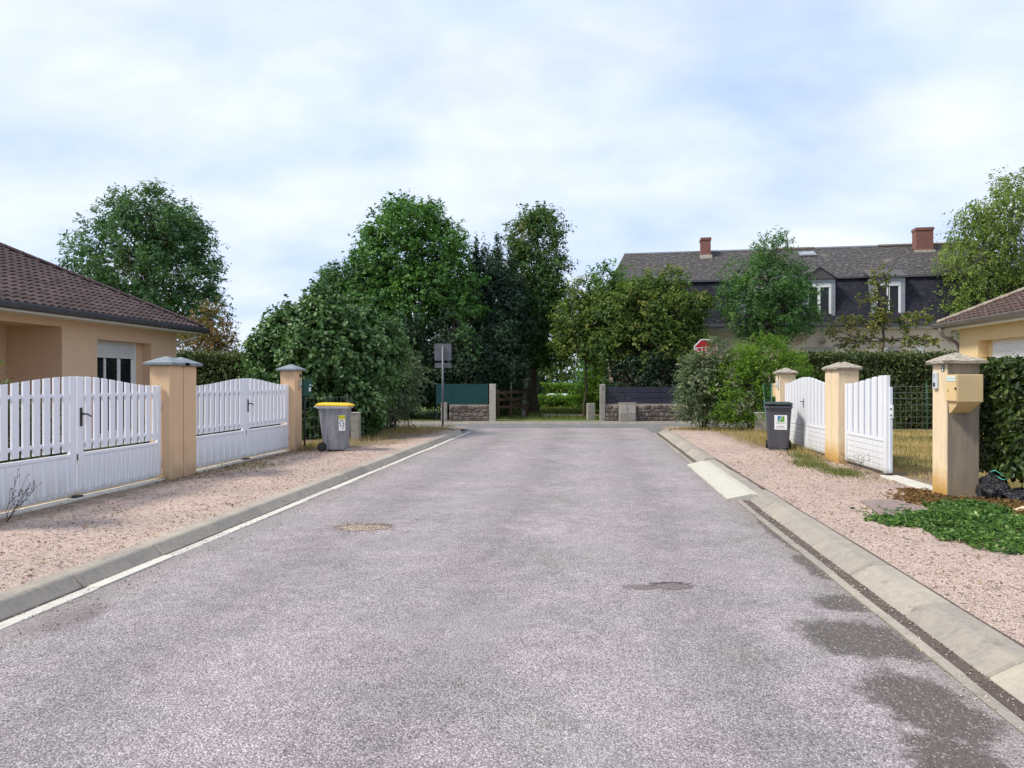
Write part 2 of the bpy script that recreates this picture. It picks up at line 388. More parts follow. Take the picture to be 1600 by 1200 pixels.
# ------------------------------------------------------------------ materials
def mk_road():
    m, t, b, o = newmat('chip_seal'); v = coord(t)
    cell = voro(t, v, 112, out='Color'); dist = voro(t, v, 112)
    chip = rampn(t, sepz(t, cell, 0), [(0.0, (0.135, 0.127, 0.127)), (0.4, (0.31, 0.29, 0.294)), (0.8, (0.43, 0.405, 0.408)), (1.0, (0.60, 0.57, 0.565))])
    chip = mixc(t, mrange(t, dist, 0.35, 0.75), chip, (0.20, 0.186, 0.19))
    big = noise(t, v, 0.9, 6, 0.6); med = noise(t, v, 6, 5, 0.6)
    col = mixc(t, 1.0, chip, rampn(t, big, [(0.3, (0.89, 0.905, 0.885)), (0.7, (1.24, 1.13, 1.18))]), 'MULTIPLY')
    col = mixc(t, 1.0, col, rampn(t, med, [(0.25, (0.80, 0.80, 0.80)), (0.75, (1.18, 1.18, 1.18))]), 'MULTIPLY')
    # worn wheel tracks (paler), along the road
    x = sepz(t, v, 0)
    wob = mth(t, 'ADD', x, mth(t, 'MULTIPLY', mth(t, 'SUBTRACT', big, 0.5), 1.1))
    tr = mth(t, 'ABSOLUTE', mth(t, 'SINE', mth(t, 'MULTIPLY', mth(t, 'ADD', wob, 0.9), 1.9)))
    col = mixc(t, 1.0, col, rampn(t, tr, [(0.0, (0.90,) * 3), (1.0, (1.09,) * 3)]), 'MULTIPLY')
    # dirt washed to both edges
    ed = mth(t, 'SUBTRACT', mth(t, 'ABSOLUTE', mth(t, 'ADD', x, 0.89)), 2.79); ed = mth(t, 'ADD', ed, mth(t, 'MULTIPLY', med, 0.7))
    col = mixc(t, mrange(t, ed, 0.05, 0.42, 0, 0.55), col, mixc(t, sepz(t, cell, 1), (0.15, 0.125, 0.11), (0.30, 0.26, 0.225)))
    # old patched areas, greyer and tighter
    pa = mrange(t, noise(t, v, 0.45, 3, 0.5, 0.6), 0.56, 0.60); col = mixc(t, mth(t, 'MULTIPLY', pa, 0.35), col, (0.27, 0.265, 0.27))
    nz = noise(t, v, 3.0, 6, 0.7); nf = noise(t, v, 14, 6, 0.8)
    gr = voro(t, v, 46, out='Color'); col = mixc(t, mth(t, 'MULTIPLY', mrange(t, sepz(t, gr, 2), 0.88, 0.92), mrange(t, voro(t, v, 46), 0.5, 0.3, 0, 0.75)), col, (0.09, 0.085, 0.085))   # dark stones
    nz3 = mth(t, 'ADD', mth(t, 'MULTIPLY', nz, .25), mth(t, 'MULTIPLY', nf, .75))
    nz2 = mth(t, 'ADD', mth(t, 'MULTIPLY', nz, .6), mth(t, 'MULTIPLY', nf, .4))
    wet = None
    for c, r, a in (((1.64, 4.52), (.34, .36), 0.3), ((1.80, 5.22), (.20, .17), 0), ((1.62, 3.62), (.22, .42), 0.1), ((1.50, 3.0), (.2, .35), 0),
                    ((1.90, 6.3), (.13, .45), 0), ((1.93, 7.5), (.09, .9), 0)):
        q = blob(t, v, nz2, c, r, a, 0.16, 1.2); wet = q if wet is None else mth(t, 'MAXIMUM', wet, q)
    col = mixc(t, mth(t, 'MULTIPLY', wet, 0.9), col, rampn(t, sepz(t, cell, 1), [(0, (0.062, 0.050, 0.045)), (0.7, (0.105, 0.085, 0.075)), (0.93, (0.15, 0.125, 0.11)), (0.97, (0.34, 0.31, 0.28))]))
    # potholes: loose beige grit in one, bare binder in the other, each with a ragged broken edge
    p1 = blob(t, v, nz3, (-2.42, 7.40), (.28, .17), 0.15, 0.12, 0.9); p1e = mth(t, 'MULTIPLY', blob(t, v, nz3, (-2.40, 7.46), (.27, .16), 0.15, 0.15, 0.9), mth(t, 'SUBTRACT', 1.0, blob(t, v, nz3, (-2.42, 7.40), (.27, .155), 0.15, 0.1, 0.9)))
    grit = mixc(t, sepz(t, cell, 1), (0.30, 0.245, 0.18), (0.52, 0.44, 0.34))
    col = mixc(t, p1, col, grit); col = mixc(t, mth(t, 'MULTIPLY', p1e, 0.9), col, (0.045, 0.04, 0.038))
    p2 = blob(t, v, nz3, (0.62, 5.53), (.14, .085), 0.1, 0.15, 1.3); p2b = blob(t, v, nz3, (0.38, 5.48), (.12, .06), 0, 0.4, 1.3)
    p2 = mth(t, 'MAXIMUM', p2, p2b); p2e = mth(t, 'MULTIPLY', blob(t, v, nz3, (0.62, 5.56), (.15, .09), 0.1, 0.15, 1.3), mth(t, 'SUBTRACT', 1.0, blob(t, v, nz3, (0.62, 5.53), (.14, .085), 0.1, 0.15, 1.3)))
    col = mixc(t, mth(t, 'MULTIPLY', p2, 0.75), col, mixc(t, sepz(t, cell, 1), (0.11, 0.085, 0.085), (0.2, 0.16, 0.155)))
    col = mixc(t, mth(t, 'MULTIPLY', p2e, 0.9), col, (0.04, 0.036, 0.036))
    dk = blob(t, v, nz2, (-3.40, 4.35), (.16, .3), 0, 0.4, 0.8); col = mixc(t, mth(t, 'MULTIPLY', dk, 0.5), col, (0.13, 0.10, 0.105))
    # transverse cracks
    y = sepz(t, v, 1); cr = None
    for y0, sl, hw, x0, x1 in ((16.85, 0.235, 0.022, -3.3, 0.6), (13.3, 0.1, 0.014, -1.2, 1.9), (19.6, 0.16, 0.03, -3, 1.9), (21.3, 0.12, 0.03, -3.6, 0.4)):
        d = mth(t, 'SUBTRACT', mth(t, 'SUBTRACT', y, mth(t, 'MULTIPLY', x, sl)), y0)
        d = mth(t, 'ABSOLUTE', mth(t, 'ADD', d, mth(t, 'MULTIPLY', mth(t, 'SUBTRACT', nz, 0.5), 0.5)))
        q = mth(t, 'MULTIPLY', mrange(t, d, hw, hw * 0.3), mth(t, 'MULTIPLY', mrange(t, x, x0, x0 + .6), mrange(t, x, x1, x1 - .6)))
        cr = q if cr is None else mth(t, 'MAXIMUM', cr, q)
    col = mixc(t, mth(t, 'MULTIPLY', mth(t, 'MULTIPLY', cr, mrange(t, nf, 0.3, 0.6)), 0.65), col, (0.08, 0.072, 0.075))
    t.links.new(col, b.inputs['Base Color'])
    t.links.new(mixc(t, wet, (0.86,) * 3, (0.55,) * 3), b.inputs['Roughness'])
    b.inputs['Specular IOR Level'].default_value = 0.3
    h = mth(t, 'ADD', mth(t, 'MULTIPLY', dist, -1.0), mth(t, 'MULTIPLY', mth(t, 'MAXIMUM', p1, p2), -2.0))
    bump(t, b, h, 0.85, 0.008); return m
M['road'] = mk_road()
def mk_gravel(name, tones, edge=None):
    m, t, b, o = newmat(name); v = coord(t)
    cell = voro(t, v, 95, out='Color'); dist = voro(t, v, 95)
    cell2 = voro(t, v, 33, out='Color')
    g = rampn(t, sepz(t, cell, 0), [(i / (len(tones) - 1), c) for i, c in enumerate(tones)])
    g = mixc(t, mrange(t, dist, 0.4, 0.85), g, (0.17, 0.13, 0.11))
    g = mixc(t, mth(t, 'MULTIPLY', mrange(t, sepz(t, cell2, 1), 0.9, 0.95), 0.8), g, (0.12, 0.09, 0.075))
    big = noise(t, v, 0.8, 6, 0.6); med = noise(t, v, 3.5, 6, 0.65)
    g = mixc(t, 1.0, g, rampn(t, big, [(0.3, (0.86, 0.86, 0.86)), (0.7, (1.12, 1.08, 1.05))]), 'MULTIPLY')
    dirt = mixc(t, noise(t, v, 40, 4, .7), (0.16, 0.115, 0.075), (0.32, 0.25, 0.175))
    mask = mrange(t, med, 0.54, 0.72, 0, 0.42)
    if edge:                                              # soil and dry litter creep in from the fences and verges
        x = sepz(t, v, 0); y = sepz(t, v, 1)
        d = mth(t, 'ADD', mth(t, 'MULTIPLY', x, edge[0]), edge[1]); d = mth(t, 'ADD', d, mth(t, 'MULTIPLY', mth(t, 'SUBTRACT', med, 0.5), 1.7))
        far = mrange(t, y, 14.6, 17.0, 0.0, edge[2])
        mask = mth(t, 'MAXIMUM', mask, mrange(t, mth(t, 'ADD', d, far), 0.0, 0.55, 0, 0.95))
    g = mixc(t, mask, g, dirt)
    t.links.new(g, b.inputs['Base Color']); b.inputs['Roughness'].default_value = 0.9; b.inputs['Specular IOR Level'].default_value = 0.2
    bump(t, b, mth(t, 'ADD', mth(t, 'MULTIPLY', dist, -1), mth(t, 'MULTIPLY', noise(t, v, 12, 4), 1.2)), 0.9, 0.01); return m
pink = [(0.36, 0.235, 0.20), (0.60, 0.44, 0.375), (0.72, 0.57, 0.50), (0.52, 0.44, 0.39), (0.86, 0.73, 0.66)]
M['gravel_left'] = mk_gravel('gravel_left', pink, (-1.0, -5.85, 1.5))
M['gravel_right'] = mk_gravel('gravel_right', pink, (1.0, -4.35, 0.9))
M['asphalt'] = simple('asphalt', (0.14, 0.14, 0.145), (0.19, 0.19, 0.195), 1.2, 0.9, 0.5, 90)
M['pavement'] = simple('pavement', (0.21, 0.20, 0.19), (0.15, 0.145, 0.14), 2.0, 0.9, 0.5, 60)
def mk_kerb(name, base, dirt, moss):
    m, t, b, o = newmat(name); v = coord(t, which='Object'); oi = t.nodes.new('ShaderNodeObjectInfo')
    vm = t.nodes.new('ShaderNodeVectorMath'); vm.operation = 'ADD'; t.links.new(v, vm.inputs[0]); t.links.new(oi.outputs['Location'], vm.inputs[1]); v = vm.outputs[0]
    c = rampn(t, noise(t, v, 26, 7, 0.75), [(0.25, tuple(x * 0.72 for x in base)), (0.6, base), (0.85, tuple(min(1, x * 1.25) for x in base))])
    c = mixc(t, mrange(t, noise(t, v, 3.1, 6, 0.65), 0.48, 0.68, 0, 0.75), c, moss)
    c = mixc(t, mrange(t, noise(t, v, 9, 6, 0.7), 0.56, 0.72, 0, 0.6), c, dirt)
    c = mixc(t, 1.0, c, rampn(t, oi.outputs['Random'], [(0, (0.84, 0.84, 0.85)), (1, (1.1, 1.09, 1.06))]), 'MULTIPLY')
    t.links.new(c, b.inputs['Base Color']); b.inputs['Roughness'].default_value = 0.9; b.inputs['Specular IOR Level'].default_value = 0.25
    bump(t, b, noise(t, v, 70, 6, 0.7), 0.6, 0.006); return m
M['kerb'] = mk_kerb('kerb_concrete', (0.35, 0.318, 0.28), (0.165, 0.138, 0.112), (0.41, 0.37, 0.295))
M['kerb_pale'] = mk_kerb('pale_concrete', (0.60, 0.58, 0.53), (0.30, 0.26, 0.21), (0.50, 0.47, 0.41))
M['ramp'] = mk_kerb('ramp_concrete', (0.50, 0.485, 0.43), (0.36, 0.335, 0.285), (0.45, 0.435, 0.37))
def mk_gutter():
    m, t, b, o = newmat('gutter_silt'); v = coord(t)
    c = rampn(t, noise(t, v, 3, 6, 0.7), [(0.3, (0.055, 0.040, 0.031)), (0.6, (0.105, 0.076, 0.058)), (0.8, (0.19, 0.15, 0.12))])
    sp = voro(t, v, 48); c = mixc(t, mrange(t, sp, 0.20, 0.13, 0, 0.8), c, (0.52, 0.45, 0.38))
    t.links.new(c, b.inputs['Base Color']); b.inputs['Roughness'].default_value = 0.75; bump(t, b, noise(t, v, 60, 5), 0.8, 0.01); return m
M['gutter'] = mk_gutter()
def mk_soil(name, stops, sc=1.4):
    m, t, b, o = newmat(name); v = coord(t)
    f = mth(t, 'ADD', mth(t, 'MULTIPLY', noise(t, v, sc, 5, 0.6), 0.6), mth(t, 'MULTIPLY', noise(t, v, 28, 6, 0.75), 0.4))
    t.links.new(rampn(t, f, stops), b.inputs['Base Color']); b.inputs['Roughness'].default_value = 0.95; b.inputs['Specular IOR Level'].default_value = 0.15
    bump(t, b, noise(t, v, 45, 6, .75), 1.0, 0.03); return m
M['ground'] = mk_soil('ground', [(0.35, (0.10, 0.10, 0.045)), (0.5, (0.19, 0.17, 0.08)), (0.65, (0.28, 0.23, 0.12))], 0.3)
M['lawn_dry'] = mk_soil('dry_lawn', [(0.36, (0.10, 0.115, 0.035)), (0.48, (0.24, 0.20, 0.085)), (0.62, (0.42, 0.33, 0.17))])
M['lawn'] = mk_soil('lawn', [(0.35, (0.065, 0.11, 0.025)), (0.5, (0.12, 0.17, 0.04)), (0.66, (0.27, 0.25, 0.09))], 0.5)
M['sunlit_pale'] = mk_soil('sunlit_strip', [(0.35, (0.30, 0.25, 0.14)), (0.5, (0.46, 0.38, 0.24)), (0.66, (0.58, 0.50, 0.34))], 1.0)  # pale tone with the sunlight put into the colour
M['bark'] = simple('bark', (0.10, 0.075, 0.055), (0.05, 0.038, 0.03), 14, 0.95, 0.9, 40, dist=0.02)
M['bark_pale'] = simple('bark_pale', (0.30, 0.28, 0.25), (0.13, 0.11, 0.09), 8, 0.9, 0.6, 30, dist=0.01)
M['dark_fill'] = simple('hedge_dark_fill', (0.030, 0.026, 0.014), (0.016, 0.014, 0.009), 30, 1.0, 1.0, 50, dist=0.03)  # shaded hedge interior given as a dark colour
GAIN = 1.85
L_ = leafmat
M['leaf_ash'] = L_('leaf_ash', [(0.020, 0.052, 0.024), (0.040, 0.090, 0.036), (0.075, 0.135, 0.035)])
M['leaf_maple'] = L_('leaf_maple', [(0.020, 0.055, 0.017), (0.042, 0.105, 0.022), (0.085, 0.175, 0.028)])
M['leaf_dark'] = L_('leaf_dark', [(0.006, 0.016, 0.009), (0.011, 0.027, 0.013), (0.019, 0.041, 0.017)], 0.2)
M['leaf_plum'] = L_('leaf_plum', [(0.011, 0.022, 0.016), (0.019, 0.040, 0.024), (0.034, 0.066, 0.034)], 0.2)
M['leaf_chestnut'] = L_('leaf_chestnut', [(0.016, 0.044, 0.014), (0.028, 0.070, 0.018), (0.048, 0.095, 0.022), (0.095, 0.105, 0.03)], 0.3)
M['leaf_yellow'] = L_('leaf_yellow', [(0.022, 0.050, 0.013), (0.040, 0.080, 0.015), (0.070, 0.110, 0.020), (0.140, 0.150, 0.036)], 0.35)
M['leaf_apple'] = L_('leaf_apple', [(0.035, 0.065, 0.014), (0.075, 0.100, 0.022), (0.13, 0.135, 0.035), (0.20, 0.17, 0.07)], 0.35)
M['leaf_robinia'] = L_('leaf_robinia', [(0.022, 0.062, 0.022), (0.045, 0.105, 0.030), (0.085, 0.155, 0.036)], 0.35)
M['leaf_birch'] = L_('leaf_birch', [(0.055, 0.090, 0.022), (0.095, 0.140, 0.032), (0.165, 0.200, 0.05)], 0.4)
M['leaf_rust'] = L_('leaf_rust', [(0.05, 0.05, 0.02), (0.10, 0.075, 0.025), (0.19, 0.095, 0.035)], 0.35)
M['leaf_mulberry'] = L_('leaf_mulberry', [(0.013, 0.040, 0.012), (0.027, 0.068, 0.018), (0.052, 0.105, 0.028), (0.095, 0.150, 0.058)], 0.25, 0.45, 0.5)
M['leaf_grey'] = L_('leaf_grey', [(0.030, 0.052, 0.024), (0.060, 0.088, 0.044), (0.110, 0.142, 0.078), (0.21, 0.24, 0.16)], 0.3)
M['leaf_bright'] = L_('leaf_bright', [(0.035, 0.085, 0.012), (0.070, 0.135, 0.014), (0.135, 0.210, 0.018)], 0.4)
M['leaf_hedge'] = L_('leaf_hedge', [(0.022, 0.036, 0.014), (0.042, 0.062, 0.018), (0.085, 0.095, 0.024)], 0.25)
M['leaf_laurel'] = L_('leaf_laurel', [(0.010, 0.022, 0.006), (0.022, 0.041, 0.009), (0.046, 0.066, 0.014), (0.095, 0.115, 0.035)], 0.25, 0.38, 0.5)
M['leaf_cut'] = L_('leaf_cut', [(0.014, 0.040, 0.009), (0.038, 0.092, 0.018), (0.085, 0.150, 0.030), (0.24, 0.29, 0.13)], 0.35)
GAIN = 1.0
M['grass_dry'] = L_('grass_dry', [(0.16, 0.17, 0.05), (0.36, 0.27, 0.11), (0.56, 0.42, 0.19)], 0.3)
M['grass_green'] = L_('grass_green', [(0.06, 0.11, 0.025), (0.13, 0.17, 0.04), (0.34, 0.28, 0.12)], 0.35)
M['litter'] = L_('litter', [(0.13, 0.07, 0.032), (0.27, 0.155, 0.062), (0.46, 0.31, 0.14)], 0.15)
M['flower'] = L_('flower_spike', [(0.45, 0.46, 0.36), (0.6, 0.6, 0.5)], 0.3)
def mk_render(name, base, dirty, ochre=0.0, grime_shade=0.0, streak=False):
    m, t, b, o = newmat(name); v = coord(t); z = sepz(t, v)
    g = t.nodes.new('ShaderNodeNewGeometry')
    c = rampn(t, noise(t, v, 3.5, 6, 0.6), [(0.3, tuple(x * 0.93 for x in base)), (0.7, base)])
    st = noise(t, coord(t, (5, 5, 0.9)), 1.6, 6, 0.65)
    c = mixc(t, mrange(t, st, 0.54, 0.74, 0, 0.45 if streak else 0.25), c, dirty)
    if ochre:
        nz = noise(t, v, 9, 5, 0.7)
        k = mrange(t, mth(t, 'ADD', z, mth(t, 'MULTIPLY', mth(t, 'SUBTRACT', nz, .5), 0.45)), 0.42, 0.10, 0, ochre)
        c = mixc(t, k, c, (0.56, 0.31, 0.05))
    if grime_shade:                                             # -Y sides darker: stains plus shade put into the colour
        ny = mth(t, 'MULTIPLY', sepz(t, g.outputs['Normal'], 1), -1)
        k = mth(t, 'MULTIPLY', mrange(t, ny, 0.6, 0.9), mrange(t, st, 0.2, 0.6, grime_shade * 0.75, grime_shade))
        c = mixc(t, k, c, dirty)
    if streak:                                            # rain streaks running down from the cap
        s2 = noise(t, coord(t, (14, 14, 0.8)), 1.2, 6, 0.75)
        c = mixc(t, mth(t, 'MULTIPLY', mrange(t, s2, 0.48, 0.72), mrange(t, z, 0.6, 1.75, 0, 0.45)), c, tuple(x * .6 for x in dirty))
    nb = noise(t, v, 7, 6, 0.75)                          # splash dirt at the foot, faint hairline crazing
    c = mixc(t, mth(t, 'MULTIPLY', mrange(t, mth(t, 'ADD', z, mth(t, 'MULTIPLY', mth(t, 'SUBTRACT', nb, .5), .5)), 0.22, 0.0, 0, 0.6), 1.0 if not ochre else 0.4), c, (0.24, 0.185, 0.13))
    ck = mrange(t, voro(t, v, 1.7, 'DISTANCE_TO_EDGE'), 0.006, 0.001, 0, 0.35); c = mixc(t, mth(t, 'MULTIPLY', ck, mrange(t, nb, .45, .6)), c, dirty)
    t.links.new(c, b.inputs['Base Color']); b.inputs['Roughness'].default_value = 0.92; b.inputs['Specular IOR Level'].default_value = 0.2
    bump(t, b, noise(t, v, 130, 4, 0.7), 0.5, 0.004); return m
M['render_house_l'] = mk_render('peach_render', (0.66, 0.465, 0.325), (0.58, 0.41, 0.285))
M['render_house_r'] = mk_render('cream_render', (0.76, 0.58, 0.33), (0.68, 0.51, 0.30))
M['render_l'] = mk_render('peach_pillar_render', (0.70, 0.485, 0.305), (0.42, 0.30, 0.20), 0, 0, True)
M['render_r'] = mk_render('cream_pillar_render', (0.76, 0.615, 0.42), (0.42, 0.34, 0.255), 0.9, 0.35, True)  # the darker -Y sides here are painted shade
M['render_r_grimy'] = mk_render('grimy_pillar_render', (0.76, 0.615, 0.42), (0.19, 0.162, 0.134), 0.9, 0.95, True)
M['render_manor'] = mk_render('old_lime_render', (0.78, 0.66, 0.56), (0.62, 0.48, 0.39))
M['plaster_patch'] = simple('rust_stained_plaster', (0.52, 0.33, 0.24), (0.60, 0.47, 0.39), 6, 0.95)
M['cap_grey'] = simple('grey_cap', (0.15, 0.18, 0.21), (0.24, 0.27, 0.30), 12, 0.75, 0.3, 80)
def mk_lichen():
    m, t, b, o = newmat('lichen_cap'); v = coord(t)
    c = rampn(t, noise(t, v, 22, 6, 0.75), [(0.3, (0.16, 0.135, 0.11)), (0.5, (0.34, 0.30, 0.25)), (0.68, (0.54, 0.50, 0.42))])
    c = mixc(t, mrange(t, voro(t, v, 22), 0.25, 0.1, 0, 0.7), c, (0.10, 0.085, 0.06))
    t.links.new(c, b.inputs['Base Color']); b.inputs['Roughness'].default_value = 0.95; bump(t, b, noise(t, v, 45, 6, .75), 0.9, 0.012); return m
M['cap_lichen'] = mk_lichen()
def mk_pvc(name, base, rough=0.4):
    m, t, b, o = newmat(name); v = coord(t)
    c = mixc(t, mrange(t, noise(t, v, 2.5, 5, 0.6), 0.45, 0.75, 0, 0.25), base, tuple(x * 0.90 for x in base))
    st = noise(t, coord(t, (14, 14, 0.8)), 2.0, 6, 0.7); z = sepz(t, v)
    k = mth(t, 'MULTIPLY', mrange(t, z, 0.62, 0.05, 0.12, 0.85), mrange(t, st, 0.40, 0.70))
    c = mixc(t, mrange(t, mth(t, 'ADD', z, mth(t, 'MULTIPLY', noise(t, v, 16, 5, .7), -.16)), 0.06, -0.02, 0, .7), c, (0.30, 0.28, 0.25))
    c = mixc(t, k, c, (0.42, 0.40, 0.34))
    t.links.new(c, b.inputs['Base Color']); b.inputs['Roughness'].default_value = rough; b.inputs['Specular IOR Level'].default_value = 0.45; return m
M['pvc'] = mk_pvc('white_pvc', (0.83, 0.855, 0.93))
M['pvc_r'] = mk_pvc('white_pvc_bright', (0.76, 0.785, 0.83))
M['pvc_shaded'] = mk_pvc('white_pvc_shaded', (0.62, 0.69, 0.80))  # darker, bluer copy of the white; recess shade put into the colour
M['white_paint'] = simple('white_paint', (0.78, 0.79, 0.80), (0.70, 0.71, 0.72), 4, 0.5)
M['shutter'] = simple('shutter_white', (0.66, 0.67, 0.70), (0.60, 0.61, 0.64), 3, 0.5)
M['shutter_r'] = simple('shutter_bright', (0.86, 0.87, 0.89), (0.82, 0.83, 0.85), 3, 0.5)
M['black'] = simple('black_iron', (0.018, 0.018, 0.02), (0.03, 0.03, 0.03), 20, 0.55)
M['rust'] = simple('rust_metal', (0.22, 0.14, 0.06), (0.10, 0.07, 0.04), 30, 0.8)
M['gutter_metal'] = simple('anthracite_gutter', (0.060, 0.062, 0.078), (0.085, 0.086, 0.10), 6, 0.5)
M['gutter_grey'] = simple('brown_gutter', (0.13, 0.115, 0.11), (0.18, 0.16, 0.15), 6, 0.45)
M['zinc'] = simple('zinc', (0.23, 0.25, 0.28), (0.30, 0.32, 0.35), 6, 0.45, metal=0.3)
M['tile'] = simple('brown_tile', (0.060, 0.039, 0.040), (0.100, 0.064, 0.062), 9, 0.85, 0.5, 70, rnd=0.5)
def mk_mosstile():
    m, t, b, o = newmat('mossy_tile'); v = coord(t); oi = t.nodes.new('ShaderNodeObjectInfo')
    vm = t.nodes.new('ShaderNodeVectorMath'); t.links.new(v, vm.inputs[0]); t.links.new(oi.outputs['Location'], vm.inputs[1]); v = vm.outputs[0]
    c = rampn(t, noise(t, v, 7, 5), [(0.3, (0.052, 0.030, 0.026)), (0.7, (0.088, 0.050, 0.042))])
    c = mixc(t, mrange(t, noise(t, v, 14, 6, .75), 0.60, 0.68, 0, .8), c, (0.42, 0.37, 0.28))
    t.links.new(c, b.inputs['Base Color']); b.inputs['Roughness'].default_value = 0.9; bump(t, b, noise(t, v, 60, 4), 0.5, 0.006); return m
M['tile_r'] = mk_mosstile()
M['hip_r'] = simple('lichened_ridge', (0.34, 0.30, 0.24), (0.18, 0.14, 0.11), 14, 0.95, 0.7, 40, dist=0.01)
def mk_slate(name, tones, lich, sx=4.2, sy=7.5, patch=0.0):
    m, t, b, o = newmat(name); v = coord(t, which='UV')
    br = t.nodes.new('ShaderNodeTexBrick'); t.links.new(v, br.inputs['Vector'])
    br.inputs['Scale'].default_value = 1.0; br.inputs['Brick Width'].default_value = 1 / sx; br.inputs['Row Height'].default_value = 1 / sy
    br.inputs['Mortar Size'].default_value = 0.012; br.inputs['Color1'].default_value = (*tones[0], 1); br.inputs['Color2'].default_value = (*tones[1], 1)
    br.inputs['Mortar'].default_value = (*tones[2], 1); br.inputs['Bias'].default_value = 0.0
    c = mixc(t, 0.6, br.outputs['Color'], rampn(t, noise(t, v, 3.2, 8, .8), [(0.35, tuple(x * .55 for x in tones[0])), (0.65, tuple(x * 1.35 for x in tones[1]))]))
    c = mixc(t, mrange(t, noise(t, v, 5.5, 8, .85), 0.50, 0.66, 0, lich), c, (0.40, 0.39, 0.37))
    if patch: c = mixc(t, mrange(t, noise(t, v, 0.7, 4, .7), 0.60, 0.72, 0, patch), c, (0.30, 0.29, 0.21))
    t.links.new(c, b.inputs['Base Color']); b.inputs['Roughness'].default_value = 0.9; b.inputs['Specular IOR Level'].default_value = 0.2
    bump(t, b, br.outputs['Fac'], -0.6, 0.01); return m
M['slate_old'] = mk_slate('weathered_slate', ((0.034, 0.031, 0.034), (0.062, 0.056, 0.058), (0.014, 0.013, 0.014)), 0.5, 3.4, 6.5, 0.5)
M['slate_dark'] = mk_slate('dark_slate', ((0.014, 0.0145, 0.023), (0.028, 0.028, 0.042), (0.008, 0.008, 0.012)), 0.06)
def mk_brick():
    m, t, b, o = newmat('red_brick'); v = coord(t)
    mp = t.nodes.new('ShaderNodeMapping'); mp.inputs['Rotation'].default_value = (R(90), 0, 0)
    sx = mth(t, 'ADD', sepz(t, v, 0), sepz(t, v, 1)); cb = t.nodes.new('ShaderNodeCombineXYZ'); t.links.new(sx, cb.inputs[0]); t.links.new(sepz(t, v, 2), cb.inputs[1])
    br = t.nodes.new('ShaderNodeTexBrick'); t.links.new(cb.outputs[0], br.inputs['Vector']); br.inputs['Scale'].default_value = 1
    br.inputs['Brick Width'].default_value = 0.23; br.inputs['Row Height'].default_value = 0.075; br.inputs['Mortar Size'].default_value = 0.008
    br.inputs['Color1'].default_value = (0.24, 0.075, 0.055, 1); br.inputs['Color2'].default_value = (0.15, 0.055, 0.045, 1); br.inputs['Mortar'].default_value = (0.26, 0.20, 0.17, 1)
    t.links.new(mixc(t, .35, br.outputs['Color'], rampn(t, noise(t, v, 7, 5), [(.3, (0.11, .05, .045)), (.7, (.27, .10, .075))])), b.inputs['Base Color'])
    b.inputs['Roughness'].default_value = 0.9; bump(t, b, br.outputs['Fac'], -0.6, 0.01); return m
M['brick'] = mk_brick()
def mk_glass(name, tint):
    m, t, b, o = newmat(name); b.inputs['Base Color'].default_value = (*tint, 1); b.inputs['Roughness'].default_value = 0.05
    b.inputs['Specular IOR Level'].default_value = 0.3; return m
M['glass'] = mk_glass('window_glass', (0.012, 0.015, 0.020))
M['skyglass'] = mk_glass('skylight_glass', (0.25, 0.28, 0.32))
M['curtain'] = simple('grey_curtain', (0.16, 0.17, 0.19), (0.10, 0.11, 0.13), 3, 0.9)
M['dark_room'] = simple('dark_room', (0.02, 0.02, 0.022), (0.03, 0.03, 0.03), 3, 0.9)
M['concrete'] = simple('concrete', (0.36, 0.34, 0.30), (0.22, 0.205, 0.18), 7, 0.92, 0.7, 50, dist=0.008)
M['concrete_pale'] = simple('pale_concrete_post', (0.50, 0.47, 0.41), (0.32, 0.29, 0.25), 9, 0.92, 0.6, 50, dist=0.008)
def mk_stone():
    m, t, b, o = newmat('rubble_stone'); v = coord(t); oi = t.nodes.new('ShaderNodeObjectInfo')
    c = rampn(t, oi.outputs['Random'], [(0, (0.10, 0.085, 0.08)), (0.3, (0.19, 0.135, 0.115)), (0.55, (0.26, 0.205, 0.17)), (0.8, (0.15, 0.14, 0.135)), (1, (0.36, 0.30, 0.25))])
    c = mixc(t, 1.0, c, rampn(t, noise(t, v, 3, 5, .7), [(.3, (.75,) * 3), (.7, (1.2,) * 3)]), 'MULTIPLY')
    t.links.new(c, b.inputs['Base Color']); b.inputs['Roughness'].default_value = 0.95; bump(t, b, noise(t, v, 4, 5, .7), .8, .1); return m
M['stone'] = mk_stone()
M['mortar'] = simple('mortar', (0.40, 0.35, 0.29), (0.30, 0.255, 0.21), 9, 0.95, 0.6, 50)
M['green_net'] = simple('green_windbreak', (0.010, 0.068, 0.070), (0.016, 0.090, 0.090), 3, 0.7)
M['green_net_d'] = simple('green_wire', (0.008, 0.045, 0.045), (0.012, 0.06, 0.055), 3, 0.6)
M['green_paint'] = simple('green_paint', (0.012, 0.085, 0.05), (0.018, 0.11, 0.065), 6, 0.45)
M['wire'] = simple('galvanised_wire', (0.24, 0.26, 0.24), (0.16, 0.18, 0.165), 10, 0.5, metal=0.4)
M['navy_board'] = simple('navy_board', (0.022, 0.022, 0.040), (0.034, 0.033, 0.055), 5, 0.55)
M['brown_wood'] = simple('brown_wood', (0.085, 0.042, 0.028), (0.05, 0.026, 0.018), 9, 0.75)
M['sign_back'] = simple('sign_back', (0.16, 0.165, 0.185), (0.12, 0.125, 0.145), 4, 0.5, metal=0.3)
M['red_sign'] = simple('red_sign', (0.45, 0.012, 0.018), (0.40, 0.01, 0.015), 4, 0.4)
